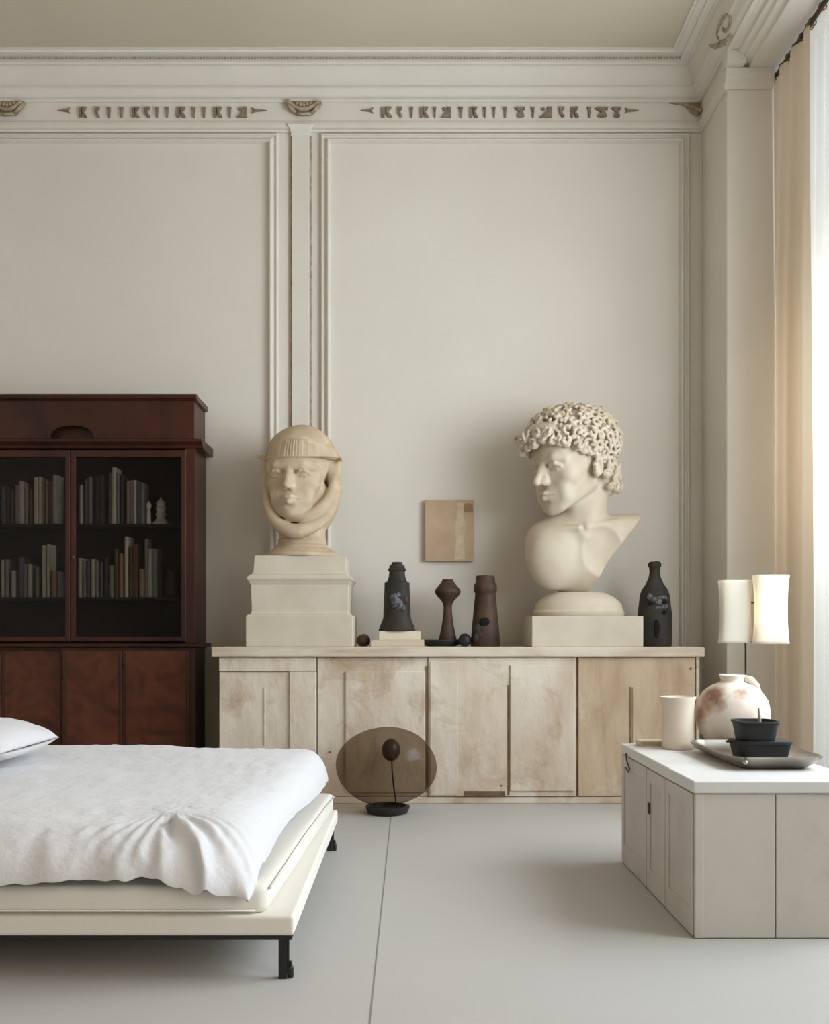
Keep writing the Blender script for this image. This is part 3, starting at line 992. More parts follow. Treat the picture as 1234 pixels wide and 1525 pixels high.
bm = NB(); box(bm, X(1155.4, CY0), CX1 - .004, CY0, CY0 + .014, .002, CH - .044)
child('front_board', bm, M['paint_w'], ct, bevel=.003)
def sidedoor(y0, y1, inner):
    bm = NB(); box(bm, CX0 + .002, CX0 + .014, y0, y1, .004, CH - .046)
    dr = child('door', bm, M['paint_w'], ct, bevel=.002)
    bm = NB()
    w = .045
    if inner:
        box(bm, CX0 - .004, CX0 + .003, y0, y0 + w, .004, CH - .046)
        box(bm, CX0 - .004, CX0 + .003, y1 - w, y1, .004, CH - .046)
        box(bm, CX0 - .004, CX0 + .003, y0 + w, y1 - w, .004, .09)
        box(bm, CX0 - .004, CX0 + .003, y0 + w, y1 - w, CH - .046 - .05, CH - .046)
        child('door_frame', bm, M['paint_w'], dr, bevel=.003)
    return dr
sidedoor(3.325, 3.672, True)
dm = sidedoor(3.682, 3.960, True)
sidedoor(3.972, 4.43, True)
bm = NB(); box(bm, CX0 - .007, CX0 - .003, 3.912, 3.935, .30, .345)
child('lock_plate', bm, M['clay_brown'], dm, bevel=.001)
bm = NB(); tube(bm, [(CX0 - .010, 4.31, CH - .03), (CX0 - .016, 4.27, CH - .055), (CX0 - .014, 4.22, CH - .085), (CX0 - .012, 4.25, CH - .10), (CX0 - .012, 4.30, CH - .09)], .003, 8)
child('cord_loop', bm, M['clay_brown'], ct, smooth=True)

# books/cards at the far left corner of its top
bm = NB()
box(bm, 0, .125, 0, .09, 0, .006); box(bm, 0, .125, 0, .09, .018, .024); box(bm, 0, .008, 0, .09, .006, .018); box(bm, .008, .12, .005, .085, .006, .018, 1)
o = obj('book', bm, mat('book_sand', rgb(214, 200, 180), .8), loc=(.985, 4.31, CH), bevel=.001)
o.data.materials.append(M['pages'])
tag(o, 'small cream book lying flat on the cabinet behind the beige cup', 'book')

# cup
k = 4.23 / F
bm = NB()
lathe(bm, [(21 * k, 0), (23 * k, .003), (23.2 * k, 12 * k), (22.8 * k, 40 * k), (23.4 * k, 60 * k), (25.0 * k, 72 * k), (26.5 * k, 77 * k), (26.3 * k, 78 * k), (25.0 * k, 77 * k), (23.2 * k, 71 * k), (21.6 * k, 60 * k), (21 * k, 40 * k), (21 * k, .02), (4 * k, .015)], 56)
o = obj('cup', bm, M['cup'], smooth=True, loc=(X(1009, 4.23), 4.23, CH))
tag(o, 'tall beige stoneware cup with flared rim on the cabinet', 'cup')

# round jar
k = 4.28 / F
jr = empty('vase', (X(1089, 4.28) - .002, 4.265, CH))
tag(jr, 'round mottled terracotta vase with short neck on the cabinet', 'vase')
bm = NB()
prof = [(20 * k, 0), (26 * k, 1.5 * k), (37 * k, 10 * k), (48 * k, 25 * k), (53.5 * k, 42 * k), (54 * k, 54 * k), (51 * k, 70 * k), (42 * k, 84 * k), (30 * k, 93 * k), (20 * k, 97 * k),
        (16.5 * k, 99 * k), (16.5 * k, 103 * k), (19 * k, 108 * k), (18.6 * k, 108.6 * k), (15 * k, 103 * k), (14.6 * k, 98 * k), (22 * k, 92 * k), (10 * k, 60 * k)]
lathe(bm, prof, 64)
obj('body', bm, M['terra'], jr, smooth=True)
bm = NB()
tube(bm, [(17 * k, -4 * k, 104 * k), (25 * k, -6 * k, 101 * k), (33 * k, -6 * k, 92 * k), (38 * k, -8 * k, 82 * k)], [5 * k, 6 * k, 6 * k, 3 * k], 12)
obj('lug', bm, M['terra'], jr, smooth=True)

# pewter tray
tr = empty('tray', (1.305, 3.84, CH))
tag(tr, 'rounded rectangular pewter tray holding two black pans', 'tray')
bm = NB()
def rr(hx, hy, r, z, n=8):
    out = []
    for cx, cy, a0 in ((hx - r, hy - r, 0), (-hx + r, hy - r, PI / 2), (-hx + r, -hy + r, PI), (hx - r, -hy + r, 1.5 * PI)):
        for i in range(n + 1):
            a = a0 + PI / 2 * i / n
            out.append((cx + r * math.cos(a), cy + r * math.sin(a), z))
    return out
hx, hy = .170, .30
loops(bm, [rr(hx - .065, hy - .065, .03, 0), rr(hx - .052, hy - .05, .04, .002), rr(hx - .025, hy - .025, .06, .018), rr(hx - .006, hy - .006, .07, .036), rr(hx, hy, .075, .044),
           rr(hx + .002, hy + .002, .076, .048), rr(hx - .004, hy - .004, .072, .048), rr(hx - .010, hy - .010, .068, .038), rr(hx - .03, hy - .03, .055, .018), rr(hx - .055, hy - .055, .04, .008)])
obj('dish', bm, M['silver'], tr, auto=.9)
for s in (-1, 1):
    bm = NB()
    if s < 0:
        blob(bm, (-.125, -.297, .030), (.010, .008, .008), 12, 8)
        obj('rivet', bm, M['silver'], tr, smooth=True)

# lower pan
k = 3.80 / F
zf = CH + .0105
pn = empty('baking_pan', (X(1131, 3.8), 3.80, zf))
tag(pn, 'low black cast iron pan lying in the pewter tray', 'pan')
bm = NB()
lathe(bm, [(33 * k, 0), (35 * k, .002), (38 * k, 14 * k), (40 * k, 24 * k), (42.5 * k, 25 * k), (42.5 * k, 27 * k), (38.5 * k, 27 * k), (36 * k, 14 * k), (33 * k, .006), (8 * k, .005)], 72, sy=.82, power=4.5)
obj('body', bm, M['iron'], pn, auto=.7)
bm = NB(); prism(bm, [(-.018, -.014), (.018, -.014), (.014, .010), (-.014, .010)], 'z', 25 * k, 27.5 * k)
o = obj('handle', bm, M['iron'], pn, loc=(-.112, 0, 0), bevel=.002)
bm = NB()
lathe(bm, [(41 * k, 27.2 * k), (41 * k, 28.6 * k), (20 * k, 29.4 * k), (4 * k, 29.5 * k)], 60, sy=.82, power=4.5)
obj('lid', bm, M['iron'], pn, auto=.7)
# upper pot
zf2 = zf + 29.6 * k
pt = empty('cooking_pot', (X(1124, 3.8), 3.80, zf2))
tag(pt, 'small black pot with upright stub handle stacked on the low pan', 'pot')
bm = NB()
lathe(bm, [(24 * k, 0), (25.5 * k, .002), (27.5 * k, 12 * k), (29.5 * k, 24 * k), (31.5 * k, 25 * k), (31.5 * k, 28 * k), (28.5 * k, 28 * k), (26 * k, 12 * k), (24 * k, .006), (6 * k, .005)], 60, power=4.0)
obj('body', bm, M['iron'], pt, auto=.7)
bm = NB(); tube(bm, [(7 * k, 0, 2 * k), (7 * k, 0, 20 * k), (6 * k, 0, 45 * k), (6 * k, 0, 46 * k)], [2.6 * k, 2.6 * k, 2.2 * k, 1.2 * k], 12)
obj('stub_handle', bm, M['silver'], pt, smooth=True)
bm = NB(); box(bm, 30 * k, 36 * k, -.014, .014, 22 * k, 27 * k)
obj('side_handle', bm, M['silver'], pt, bevel=.002)

# ================================================================== paper lamp behind the cabinet
LD = 4.98
lp = empty('floor_lamp', (X(1117, LD), LD, 0))
tag(lp, 'slim floor lamp with two white paper shades standing behind the cabinet', 'floor lamp')
bm = NB(); lathe(bm, [(.13, 0), (.13, .012), (.02, .02), (.008, .03)], 40)
obj('base', bm, M['black'], lp, auto=.6)
bm = NB(); tube(bm, [(0, .07, .015), (0, .07, Z(868, LD))], .005, 12)
obj('pole', bm, M['black'], lp, smooth=True)
bm = NB(); blob(bm, (0, .07, Z(866, LD)), (.008, .008, .008), 12, 8)
obj('finial', bm, M['black'], lp, smooth=True)
def shade(px0, px1, py0, py1, yo, e):
    hw = (px1 - px0) / 2 / F * LD
    z0, z1 = Z(py1, LD), Z(py0, LD)
    bm = NB()
    prof = []
    for i in range(25):
        t = i / 24
        q = abs(2 * t - 1)
        w = hw * (.885 + .115 * q ** 2.2)
        prof.append((w, z0 + (z1 - z0) * t))
    def fx(p, a):
        return p
    lathe(bm, prof, 64, sy=.42, cap0=False, cap1=False, power=3.2)
    o = obj('lamp_shade', bm, M['paper'], lp, smooth=True, loc=(((px0 + px1) / 2 - 1117) / F * LD, yo, 0))
    s = o.modifiers.new('t', 'SOLIDIFY'); s.thickness = .002
    for w, z in ((prof[0][0], prof[0][1]), (prof[-1][0], prof[-1][1])):
        bm = NB()
        pts = []
        for i in range(49):
            a = 2 * PI * i / 48
            c, sn = math.cos(a), math.sin(a)
            kk = (abs(c) ** 3.2 + abs(sn) ** 3.2) ** (-1 / 3.2)
            pts.append((w * kk * c, w * kk * sn * .42, z))
        tube(bm, pts, .0022, 6)
        obj('rim', bm, M['paper'], o, smooth=True)
    # wire arm from the pole
    return o
s1 = shade(1070, 1119, 865, 957, .0, 0)
s2 = shade(1116, 1168, 858, 958, -.05, 1)
s1['label'] = 'left shade in shadow'; s2['label'] = 'right shade brightly lit'
bm = NB(); tube(bm, [(-.085, .01, Z(900, LD)), (0, .07, Z(896, LD)), (.085, -.02, Z(900, LD))], .003, 8)
obj('arm', bm, M['black'], lp, smooth=True)
bm = NB(); blob(bm, (0, 0, 0), (.022, .012, .12), 16, 16)
M['bulb'] = bpy.data.materials.new('bulb_glow'); M['bulb'].use_nodes = True
bb = M['bulb'].node_tree.nodes['Principled BSDF']
bb.inputs['Emission Color'].default_value = (1, .96, .90, 1); bb.inputs['Emission Strength'].default_value = 14
obj('bulb', bm, M['bulb'], lp, smooth=True, loc=(.085, -.05, Z(908, LD)))

# ================================================================== smoked glass lamp on the floor
GD = 5.64
k = GD / F
gl = empty('glass_lamp', (X(577, GD), GD, 0))
tag(gl, 'oval smoked glass lamp with dark inner globe on the floor by the sideboard', 'lamp')
bm = NB()
lathe(bm, [(26 * k, 0), (30 * k, 1.5 * k), (33 * k, 9 * k), (33 * k, 11 * k), (28 * k, 11.5 * k), (26 * k, 6 * k), (4 * k, 5 * k)], 48)
obj('base', bm, M['black'], gl, auto=.6)
# globe: an asymmetrical blown ellipsoid, open underneath
bm = NB()
rings = []
zc_ = 70 * k
for i in range(41):
    t = PI * i / 40 * .93
    ring = []
    for j in range(72):
        a = 2 * PI * j / 72
        x = math.sin(t) * math.cos(a) * 75 * k
        y = math.sin(t) * math.sin(a) * 52 * k
        z = math.cos(t) * 58.5 * k
        x += -.06 * z * 0 - 0.10 * z * (x / (75 * k)) ** 2
        ring.append((x - 2 * k, y, zc_ + z + .03 * x))
    rings.append(ring)
loops(bm, rings, True, False, False)
gb = obj('globe', bm, M['smoke'], gl, smooth=True)
bm = NB(); blob(bm, (0, 0, 0), (14 * k, 14 * k, 17 * k), 32, 20)
obj('inner_globe', bm, M['smoke_in'], gl, smooth=True, loc=(5 * k, 0, 94 * k))
bm = NB(); tube(bm, [(6 * k, 0, 80 * k), (7 * k, 0, 60 * k), (9 * k, 0, 40 * k), (12 * k, 0, 20 * k), (13 * k, 0, 5 * k)], 1.2 * k, 10)
obj('stem', bm, M['black'], gl, smooth=True)

# ================================================================== things on the sideboard
TOPZ = zt1
SY = 6.22
k = SY / F
# canvas
bm = NB()
w2, h2 = (705 - 633) / 2 * (6.575 / F), (836 - 745) / 2 * (6.575 / F)
box(bm, -w2, w2, -.0, .034, -h2, h2)
cv = obj('canvas', bm, M['canvas'], loc=(X(669, 6.56), 6.560, Z(790, 6.56)), bevel=.002)
tag(cv, 'small unframed tan abstract canvas on the wall between the busts', 'painting')
bm = NB()
rd = random.Random(5)
def poly_(pts, y): 
    prism(bm, [(w2 * a, h2 * b) for a, b in pts], 'y', y, 0.0)
poly_([(.20, -.96), (.64, -.95), (.60, -.3), (.66, .2), (.56, .5), (.60, .9), (.34, .92), (.30, .4), (.22, .1), (.27, -.4)], -.0012)
obj('pale_paint_strip', bm, mat('pale_paint', rgb(204, 186, 160), .85, rgb(188, 165, 136), 18), cv)
bm = NB(); poly_([(.60, .60), (.97, .58), (.96, .82), (.80, .90), (.58, .86)], -.0014)
obj('brown_paint_patch', bm, mat('brown_paint', rgb(158, 128, 94), .85, rgb(140, 112, 82), 20), cv)
bm = NB(); poly_([(-.97, -.97), (.2, -.97), (.2, -.55), (-.2, -.5), (-.97, -.58)], -.0008)
obj('grey_paint_band', bm, mat('greyed_paint', rgb(178, 152, 128), .85, rgb(186, 160, 134), 12), cv)

def vpx(prof):
    return [(r * k, z * k) for r, z in prof]
# two stacked books under the dark tower
bm = NB()
def flat_book(w, dpt, h):
    bm = NB()
    t = .004
    box(bm, -w / 2, w / 2, -dpt / 2, dpt / 2, 0, t)
    box(bm, -w / 2, w / 2, -dpt / 2, dpt / 2, h - t, h)
    box(bm, -w / 2, w / 2, -dpt / 2, -dpt / 2 + t, t, h - t)
    box(bm, -w / 2 + .006, w / 2 - .006, -dpt / 2 + t, dpt / 2 - .006, t, h - t, 1)
    return bm
o = obj('book', flat_book(78 * k, .22, 10 * k), mat('book_linen', rgb(204, 190, 168), .8), loc=(X(592, SY), SY, TOPZ), bevel=.001)
o.data.materials.append(M['pages'])
tag(o, 'wide cream book lying flat on the sideboard, lower of two', 'book', 'flat books under the dark tower')
o = obj('book', flat_book(61 * k, .19, 13 * k), mat('book_ivory', rgb(218, 206, 186), .8), loc=(X(595.5, SY), SY, TOPZ + 10 * k), bevel=.001)
o.data.materials.append(M['pages'])
tag(o, 'thick ivory book directly under the dark tower vessel, upper of two', 'book', 'flat books under the dark tower')
# dark tower
tw = empty('tower_vessel', (X(591, SY), SY, TOPZ + 23 * k))
tag(tw, 'blackened tower-shaped clay vessel with stepped neck, standing on two books', 'vessel')
bm = NB()
lathe(bm, vpx([(27, 0), (27.5, 2), (25, 8), (22, 15), (20.5, 20), (20, 36), (19.5, 52), (18.6, 68), (19, 70), (18.5, 72), (15, 73), (12.5, 80), (11.5, 88), (13.5, 90), (13.5, 92), (11.5, 94), (11, 98), (8.5, 98.5), (8, 102), (6.5, 102.4), (6, 96)]), 48, power=2.6)
obj('body', bm, M['clay_black'], tw, auto=.6)
bm = NB()
for i, (a, b, r) in enumerate(((-3, 48, 7), (1, 42, 7), (4, 36, 6), (-4, 40, 5), (8, 33, 4), (2, 53, 4))):
    blob(bm, (a * k, -19.6 * k, b * k), (r * k, 2.2 * k, r * 1.05 * k), 14, 8, jit=.5, seed=i)
obj('relief_patch', bm, M['patch'], tw, smooth=True)
bm = NB(); blob(bm, (13 * k, -16.5 * k, 46 * k), (5 * k, 3 * k, 6 * k), 12, 8, jit=.3)
obj('lug', bm, M['clay_brown'], tw, smooth=True)
# small dark stones
bm = NB(); blob(bm, (0, 0, 9 * k), (10.5 * k, 10 * k, 9.6 * k), 32, 20, jit=.06, seed=3)
o = obj('round_pot', bm, M['clay_brown'], smooth=True, loc=(X(540.5, SY), SY + .03, TOPZ))
tag(o, 'small round brown pot beside the stepped stone pedestal', 'pot')
bm = NB(); blob(bm, (0, 0, 9.5 * k), (10 * k, 9 * k, 9.8 * k), 28, 18, jit=.06, seed=8)
o = obj('round_pot', bm, M['iron'], smooth=True, loc=(X(691.5, SY), SY - .035, TOPZ))
tag(o, 'small round black pot left of the tall brown vessel', 'pot')
# shallow dark dish with goblet vase
bm = NB(); lathe(bm, vpx([(20, 0), (24, 1), (29, 5), (31, 9), (30.5, 10), (28, 9.5), (24, 6), (6, 5)]), 48, sy=.8)
o = obj('dish', bm, M['iron'], auto=.7, loc=(X(658, SY), SY + .06, TOPZ))
tag(o, 'shallow black dish under the goblet-shaped vase', 'dish')
bm = NB()
lathe(bm, vpx([(14, 0), (14.4, 2), (12, 12), (9, 26), (7, 40), (6.2, 52), (6.8, 58), (10, 64), (16, 70), (19, 75), (19.5, 78), (18, 81), (13, 87), (10, 91), (8, 93), (8.4, 95), (7, 95), (6, 88)]), 48)
o = obj('goblet_vase', bm, M['clay_brown'], auto=.8, loc=(X(667, SY), SY + .06, TOPZ + 5.2 * k))
tag(o, 'brown goblet-shaped vase with bulging head on slender flared foot', 'vase')
# brown conical tower
br = empty('tower_vessel', (X(722.5, SY), SY, TOPZ))
tag(br, 'tall brown conical vessel with thick collar, dark hole in its front', 'vessel')
bm = NB()
lathe(bm, vpx([(21.5, 0), (22, 3), (20.5, 25), (18, 50), (15.5, 76), (15, 79), (17, 82), (17.3, 88), (16.5, 93), (14.5, 95), (13.8, 104), (13.4, 105), (11, 105), (10, 96)]), 48)
obj('body', bm, M['clay_brown'], br, auto=.8)
bm = NB(); blob(bm, (-2.5 * k, -18.6 * k, 36 * k), (7.5 * k, 2.6 * k, 7 * k), 32, 18, jit=.05)
obj('hole', bm, M['hole'], br, smooth=True)
bm = NB()
for i, (a, b, r) in enumerate(((-13, 26, 6), (-10, 18, 6), (-4, 22, 5), (-15, 14, 5), (2, 24, 4))):
    blob(bm, (a * k, -17.5 * k, b * k), (r * k, 3 * k, r * 1.3 * k), 12, 8, jit=.4, seed=i)
obj('encrustation', bm, M['clay_black'], br, smooth=True)
# bottle
bt = empty('bottle_vase', (X(974.5, SY), SY, TOPZ))
tag(bt, 'dark bottle-shaped clay vase with narrow neck and slit opening beside the right bust', 'vase')
bm = NB()
lathe(bm, vpx([(23.5, 0), (24.5, 3), (25, 25), (24.5, 50), (23, 62), (21.5, 76), (19, 84), (13, 93), (9, 102), (7.5, 110), (8, 117), (9.5, 119), (9.5, 124), (7, 126), (5, 125)]), 48, power=2.3)
obj('body', bm, M['clay_black'], bt, auto=.8)
bm = NB(); blob(bm, (3 * k, 0, 124 * k), (6 * k, 6 * k, 3 * k), 12, 8, jit=.2)
obj('stopper', bm, M['clay_black'], bt, smooth=True)
bm = NB()
for i, (a, b, r, q) in enumerate(((-6, 70, 8, 3), (6, 72, 8, 3), (0, 66, 6, 5), (10, 60, 5, 4), (-12, 74, 5, 5), (3, 57, 7, 3))):
    blob(bm, (a * k, -22.5 * k, b * k), (r * k, 2.5 * k, q * k), 14, 8, jit=.5, seed=i + 5)
obj('relief_band', bm, M['patch'], bt, smooth=True)
bm = NB()
blob(bm, (-3 * k, -24.4 * k, 26 * k), (4.4 * k, 2 * k, 14 * k), 16, 12)
obj('slit', bm, M['hole'], bt, smooth=True)
bm = NB()
for a, b in ((-12, 64), (9, 65), (8, 50)):
    blob(bm, (a * k, -23.8 * k, b * k), (4 * k, 2 * k, 3 * k), 12, 8, jit=.2)
obj('recess', bm, M['hole'], bt, smooth=True)
# ================================================================== busts, carved as distance fields and skinned
class G:
    """a grid of points holding a signed distance field, in photo-pixel units (x right, y to the camera, z up)"""
    def __init__(s, lo, hi, h):
        s.lo = np.array(lo, float); s.h = h
        s.n = [int(math.ceil((b - a) / h)) + 1 for a, b in zip(lo, hi)]
        s.ax = [s.lo[i] + h * np.arange(s.n[i]) for i in range(3)]
        s.X, s.Y, s.Z = np.meshgrid(*[a.astype(np.float32) for a in s.ax], indexing='ij')
        s.v = np.full(s.X.shape, 1e3, np.float32)
        s.m = np.zeros(s.X.shape, np.int8)
    def sub(s, c, r):
        sl = []
        for i in range(3):
            a = int(max(0, (c[i] - r - s.lo[i]) / s.h)); b = int(min(s.n[i], (c[i] + r - s.lo[i]) / s.h + 2))
            sl.append(slice(a, max(a, b)))
        return tuple(sl)
def smin(a, b, k):
    h = np.clip(.5 + .5 * (b - a) / k, 0, 1)
    return b + (a - b) * h - k * h * (1 - h)
def smax(a, b, k):
    return -smin(-a, -b, k)
def mkframe(origin, yaw, pitch, roll, S):
    """head frame: subject's x to viewer right, y forward, z up; yaw>0 turns to the viewer's left"""
    def R(ax, a):
        c, s = math.cos(a), math.sin(a)
        return {'z': np.array([[c, -s, 0], [s, c, 0], [0, 0, 1]]), 'x': np.array([[1, 0, 0], [0, c, -s], [0, s, c]]),
                'y': np.array([[c, 0, s], [0, 1, 0], [-s, 0, c]])}[ax]
    A = R('y', roll) @ R('z', yaw) @ R('x', pitch)
    return A, np.array(origin, float), S
def pt(fr, p):
    A, o, S = fr
    return A @ (np.array(p, float) * S) + o
def ell(g, sl, fr, c, r):
    A, o, S = fr
    C = pt(fr, c)
    dx, dy, dz = g.X[sl] - C[0], g.Y[sl] - C[1], g.Z[sl] - C[2]
    q = []
    for i in range(3):
        a = A[:, i]
        q.append((dx * a[0] + dy * a[1] + dz * a[2]) / (r[i] * S))
    k0 = np.sqrt(q[0] ** 2 + q[1] ** 2 + q[2] ** 2) + 1e-6
    k1 = np.sqrt((q[0] / (r[0] * S)) ** 2 + (q[1] / (r[1] * S)) ** 2 + (q[2] / (r[2] * S)) ** 2) + 1e-9
    return k0 * (k0 - 1) / k1
def cap(g, sl, fr, a, b, ra, rb):
    P, Q = pt(fr, a), pt(fr, b)
    S = fr[2]
    d = Q - P
    px, py, pz = g.X[sl] - P[0], g.Y[sl] - P[1], g.Z[sl] - P[2]
    h = np.clip((px * d[0] + py * d[1] + pz * d[2]) / max(1e-9, d @ d), 0, 1)
    return np.sqrt((px - h * d[0]) ** 2 + (py - h * d[1]) ** 2 + (pz - h * d[2]) ** 2) - (ra + (rb - ra) * h) * S
def add(g, fr, kind, k, *args, sub=False, m=None):
    """smooth union (or carving) limited to the neighbourhood of the piece"""
    S = fr[2]
    if kind == 'ell':
        c = pt(fr, args[0]); R = max(args[1]) * S + k * 3 + 4
    else:
        c = (pt(fr, args[0]) + pt(fr, args[1])) / 2
        R = np.linalg.norm(pt(fr, args[0]) - pt(fr, args[1])) / 2 + max(args[2], args[3]) * S + k * 3 + 4
    sl = g.sub(c, R)
    d = ell(g, sl, fr, *args) if kind == 'ell' else cap(g, sl, fr, *args)
    if sub: g.v[sl] = smax(g.v[sl], -d, k)
    else:
        if k > 0: g.v[sl] = smin(g.v[sl], d, k)
        else: g.v[sl] = np.minimum(g.v[sl], d)
ID = (np.eye(3), np.zeros(3), 1.0)

def skin(g, name, m, parent, scale, smooth_it=1):
    """naive surface nets"""
    v = g.v
    ins = v < 0
    c = [ins[i:ins.shape[0] - 1 + i, j:ins.shape[1] - 1 + j, k_:ins.shape[2] - 1 + k_] for i in (0, 1) for j in (0, 1) for k_ in (0, 1)]
    cnt = sum(a.astype(np.int8) for a in c)
    cell = (cnt > 0) & (cnt < 8)
    idx = np.argwhere(cell)
    num = np.full(cell.shape, -1, np.int64)
    num[cell] = np.arange(len(idx))
    acc = np.zeros((len(idx), 3)); wt = np.zeros(len(idx))
    offs = [(i, j, k_) for i in (0, 1) for j in (0, 1) for k_ in (0, 1)]
    for a in offs:
        for ax in range(3):
            if a[ax]: continue
            b = list(a); b[ax] = 1
            va = v[idx[:, 0] + a[0], idx[:, 1] + a[1], idx[:, 2] + a[2]].astype(float)
            vb = v[idx[:, 0] + b[0], idx[:, 1] + b[1], idx[:, 2] + b[2]].astype(float)
            cr = (va < 0) != (vb < 0)
            t = np.where(cr, va / np.where(cr, va - vb, 1), 0)
            p = np.array(a, float)[None, :] + np.zeros((len(idx), 3))
            p[:, ax] += t
            acc += p * cr[:, None]; wt += cr
    co = (idx + acc / wt[:, None]) * g.h + g.lo[None, :]
    faces = []
    for ax in range(3):
        sh = [slice(None)] * 3; s2 = [slice(None)] * 3
        sh[ax] = slice(0, -1); s2[ax] = slice(1, None)
        a, b = ins[tuple(sh)], ins[tuple(s2)]
        e = np.argwhere(a != b)
        o1, o2 = [q for q in range(3) if q != ax]
        ok = (e[:, o1] > 0) & (e[:, o2] > 0) & (e[:, o1] < ins.shape[o1] - 1) & (e[:, o2] < ins.shape[o2] - 1)
        e = e[ok]
        quad = []
        for d1, d2 in ((-1, -1), (0, -1), (0, 0), (-1, 0)):
            q = e.copy(); q[:, o1] += d1; q[:, o2] += d2
            quad.append(num[q[:, 0], q[:, 1], q[:, 2]])
        quad = np.stack(quad, 1)
        flip = a[e[:, 0], e[:, 1], e[:, 2]]
        if ax == 1: flip = ~flip
        quad[~flip] = quad[~flip][:, ::-1]
        faces.append(quad)
    faces = np.concatenate(faces)
    # pixel units to metres; +y (towards the camera) becomes -y in the room
    co = np.stack([co[:, 0] * scale, -co[:, 1] * scale, co[:, 2] * scale], 1)
    faces = faces[:, ::-1]
    me = bpy.data.meshes.new(name)
    me.vertices.add(len(co)); me.vertices.foreach_set('co', co.ravel())
    me.loops.add(faces.size); me.loops.foreach_set('vertex_index', faces.ravel().astype(np.int32))
    me.polygons.add(len(faces))
    me.polygons.foreach_set('loop_start', np.arange(0, faces.size, 4, dtype=np.int32))
    me.update(calc_edges=True)
    me.validate()
    o = obj(name, me, m, parent, smooth=True)
    if smooth_it:
        s = o.modifiers.new('smooth', 'SMOOTH'); s.factor = .5; s.iterations = smooth_it
    return o

def face(g, fr, wide=1.0, ears=(True, True)):
    S = fr[2]
    w = wide
    def E(k, c, r, **q): add(g, fr, 'ell', k * S, c, r, **q)
    def C(k, a, b, ra, rb, **q): add(g, fr, 'cap', k * S, a, b, ra, rb, **q)
    # skull, face mass, jaw, chin
    E(.0, (0, -.07, .62), (.325 * w, .40, .355))
    E(.10, (0, .11, .42), (.245 * w, .235, .33))
    E(.06, (0, .215, .58), (.20 * w, .115, .13))                 # forehead
    for s in (-1, 1):
        C(.07, (s * .235 * w, -.02, .27), (s * .085 * w, .245, .10), .065, .060)
        E(.07, (s * .175 * w, .20, .36), (.085, .085, .075))      # cheekbone
        E(.06, (s * .125 * w, .24, .22), (.085, .07, .10))        # cheek
    E(.05, (0, .275, .075), (.085 * w, .070, .062))              # chin
    E(.05, (0, .285, .20), (.115 * w, .085, .095))               # muzzle
    # carve the eye sockets, raise brows
    for s in (-1, 1):
        E(.03, (s * .125 * w, .385, .468), (.085, .095, .046), sub=True)
        E(.02, (s * .05 * w, .36, .475), (.022, .05, .03), sub=True)
        C(.05, (s * .04, .320, .525), (s * .13 * w, .312, .540), .024, .024)
        C(.05, (s * .13 * w, .312, .540), (s * .215 * w, .250, .515), .024, .020)
        E(.006, (s * .127 * w, .270, .456), (.060, .060, .052))   # eyeball
        # lids
        for a, b in (((.070, .318, .452), (.105, .333, .482)), ((.105, .333, .482), (.150, .328, .484)), ((.150, .328, .484), (.190, .288, .452))):
            C(.012, (s * a[0] * w, a[1], a[2]), (s * b[0] * w, b[1] + .006, b[2]), .015, .015)
        for a, b in (((.070, .314, .448), (.110, .322, .430)), ((.110, .322, .430), (.155, .314, .430)), ((.155, .314, .430), (.190, .285, .448))):
            C(.012, (s * a[0] * w, a[1], a[2]), (s * b[0] * w, b[1], b[2]), .008, .008)
    # nose
    C(.028, (0, .315, .545), (0, .375, .42), .030, .032)
    C(.022, (0, .365, .45), (0, .442, .338), .027, .032)
    E(.018, (0, .436, .325), (.028, .031, .024))
    for s in (-1, 1):
        C(.03, (s * .022, .340, .45), (s * .036, .366, .335), .022, .028)
        E(.035, (s * .036, .375, .325), (.025, .038, .028))
        E(.010, (s * .020, .412, .288), (.007, .012, .006), sub=True)
    # philtrum, lips
    C(.014, (-.085, .325, .212), (-.02, .372, .228), .012, .020)
    C(.014, (.085, .325, .212), (.02, .372, .228), .012, .020)
    C(.012, (-.02, .372, .226), (.02, .372, .226), .020, .020)
    C(.014, (-.075, .325, .196), (0, .366, .178), .012, .024)
    C(.014, (.075, .325, .196), (0, .366, .178), .012, .024)
    for s in (-1, 1):
        C(.006, (s * .095, .338, .203), (0, .400, .2035), .006, .007, sub=True)
    E(.02, (0, .372, .130), (.06, .03, .018), sub=True)
    for s, on in ((-1, ears[0]), (1, ears[1])):
        if not on: continue
        pts = []
        for i in range(15):
            a = -2.4 + i / 14 * 4.6
            pts.append((s * (.335 * w + .016 * max(0, math.sin(a * .5 + 1))), -.035 - .038 * math.cos(a) , .410 + .070 * math.sin(a)))
        for a, b in zip(pts[:-1], pts[1:]):
            C(.008, a, b, .016, .016)
        E(.02, (s * .325 * w, -.03, .40), (.024, .045, .075))
        E(.02, (s * .338 * w, -.01, .340), (.018, .022, .028))    # lobe
        E(.012, (s * .350 * w, .005, .395), (.014, .016, .022))    # tragus

BS = 6.22
kb = BS / F
# ------------------------------------------------ left bust: hooded head
LB = empty('hooded_bust', (X(450, BS), BS, Z(831, BS)))
tag(LB, 'tan stone head in a close hood and banded cap on the stepped pedestal', 'bust')
g = G((-72, -62, -1), (72, 78, 204), 1.1)
HL = mkframe((-6, 0, 54), math.radians(9), math.radians(-3), 0, 145)
face(g, HL, 1.07, (False, False))
# dome of the cap
dome = ell(g, (slice(None),) * 3, ID, (0, -2, 128), (57, 56, 70))
dome = smax(dome, (142 + 0.02 * g.X) - g.Z, 3)
g.v = smin(g.v, dome, 2)
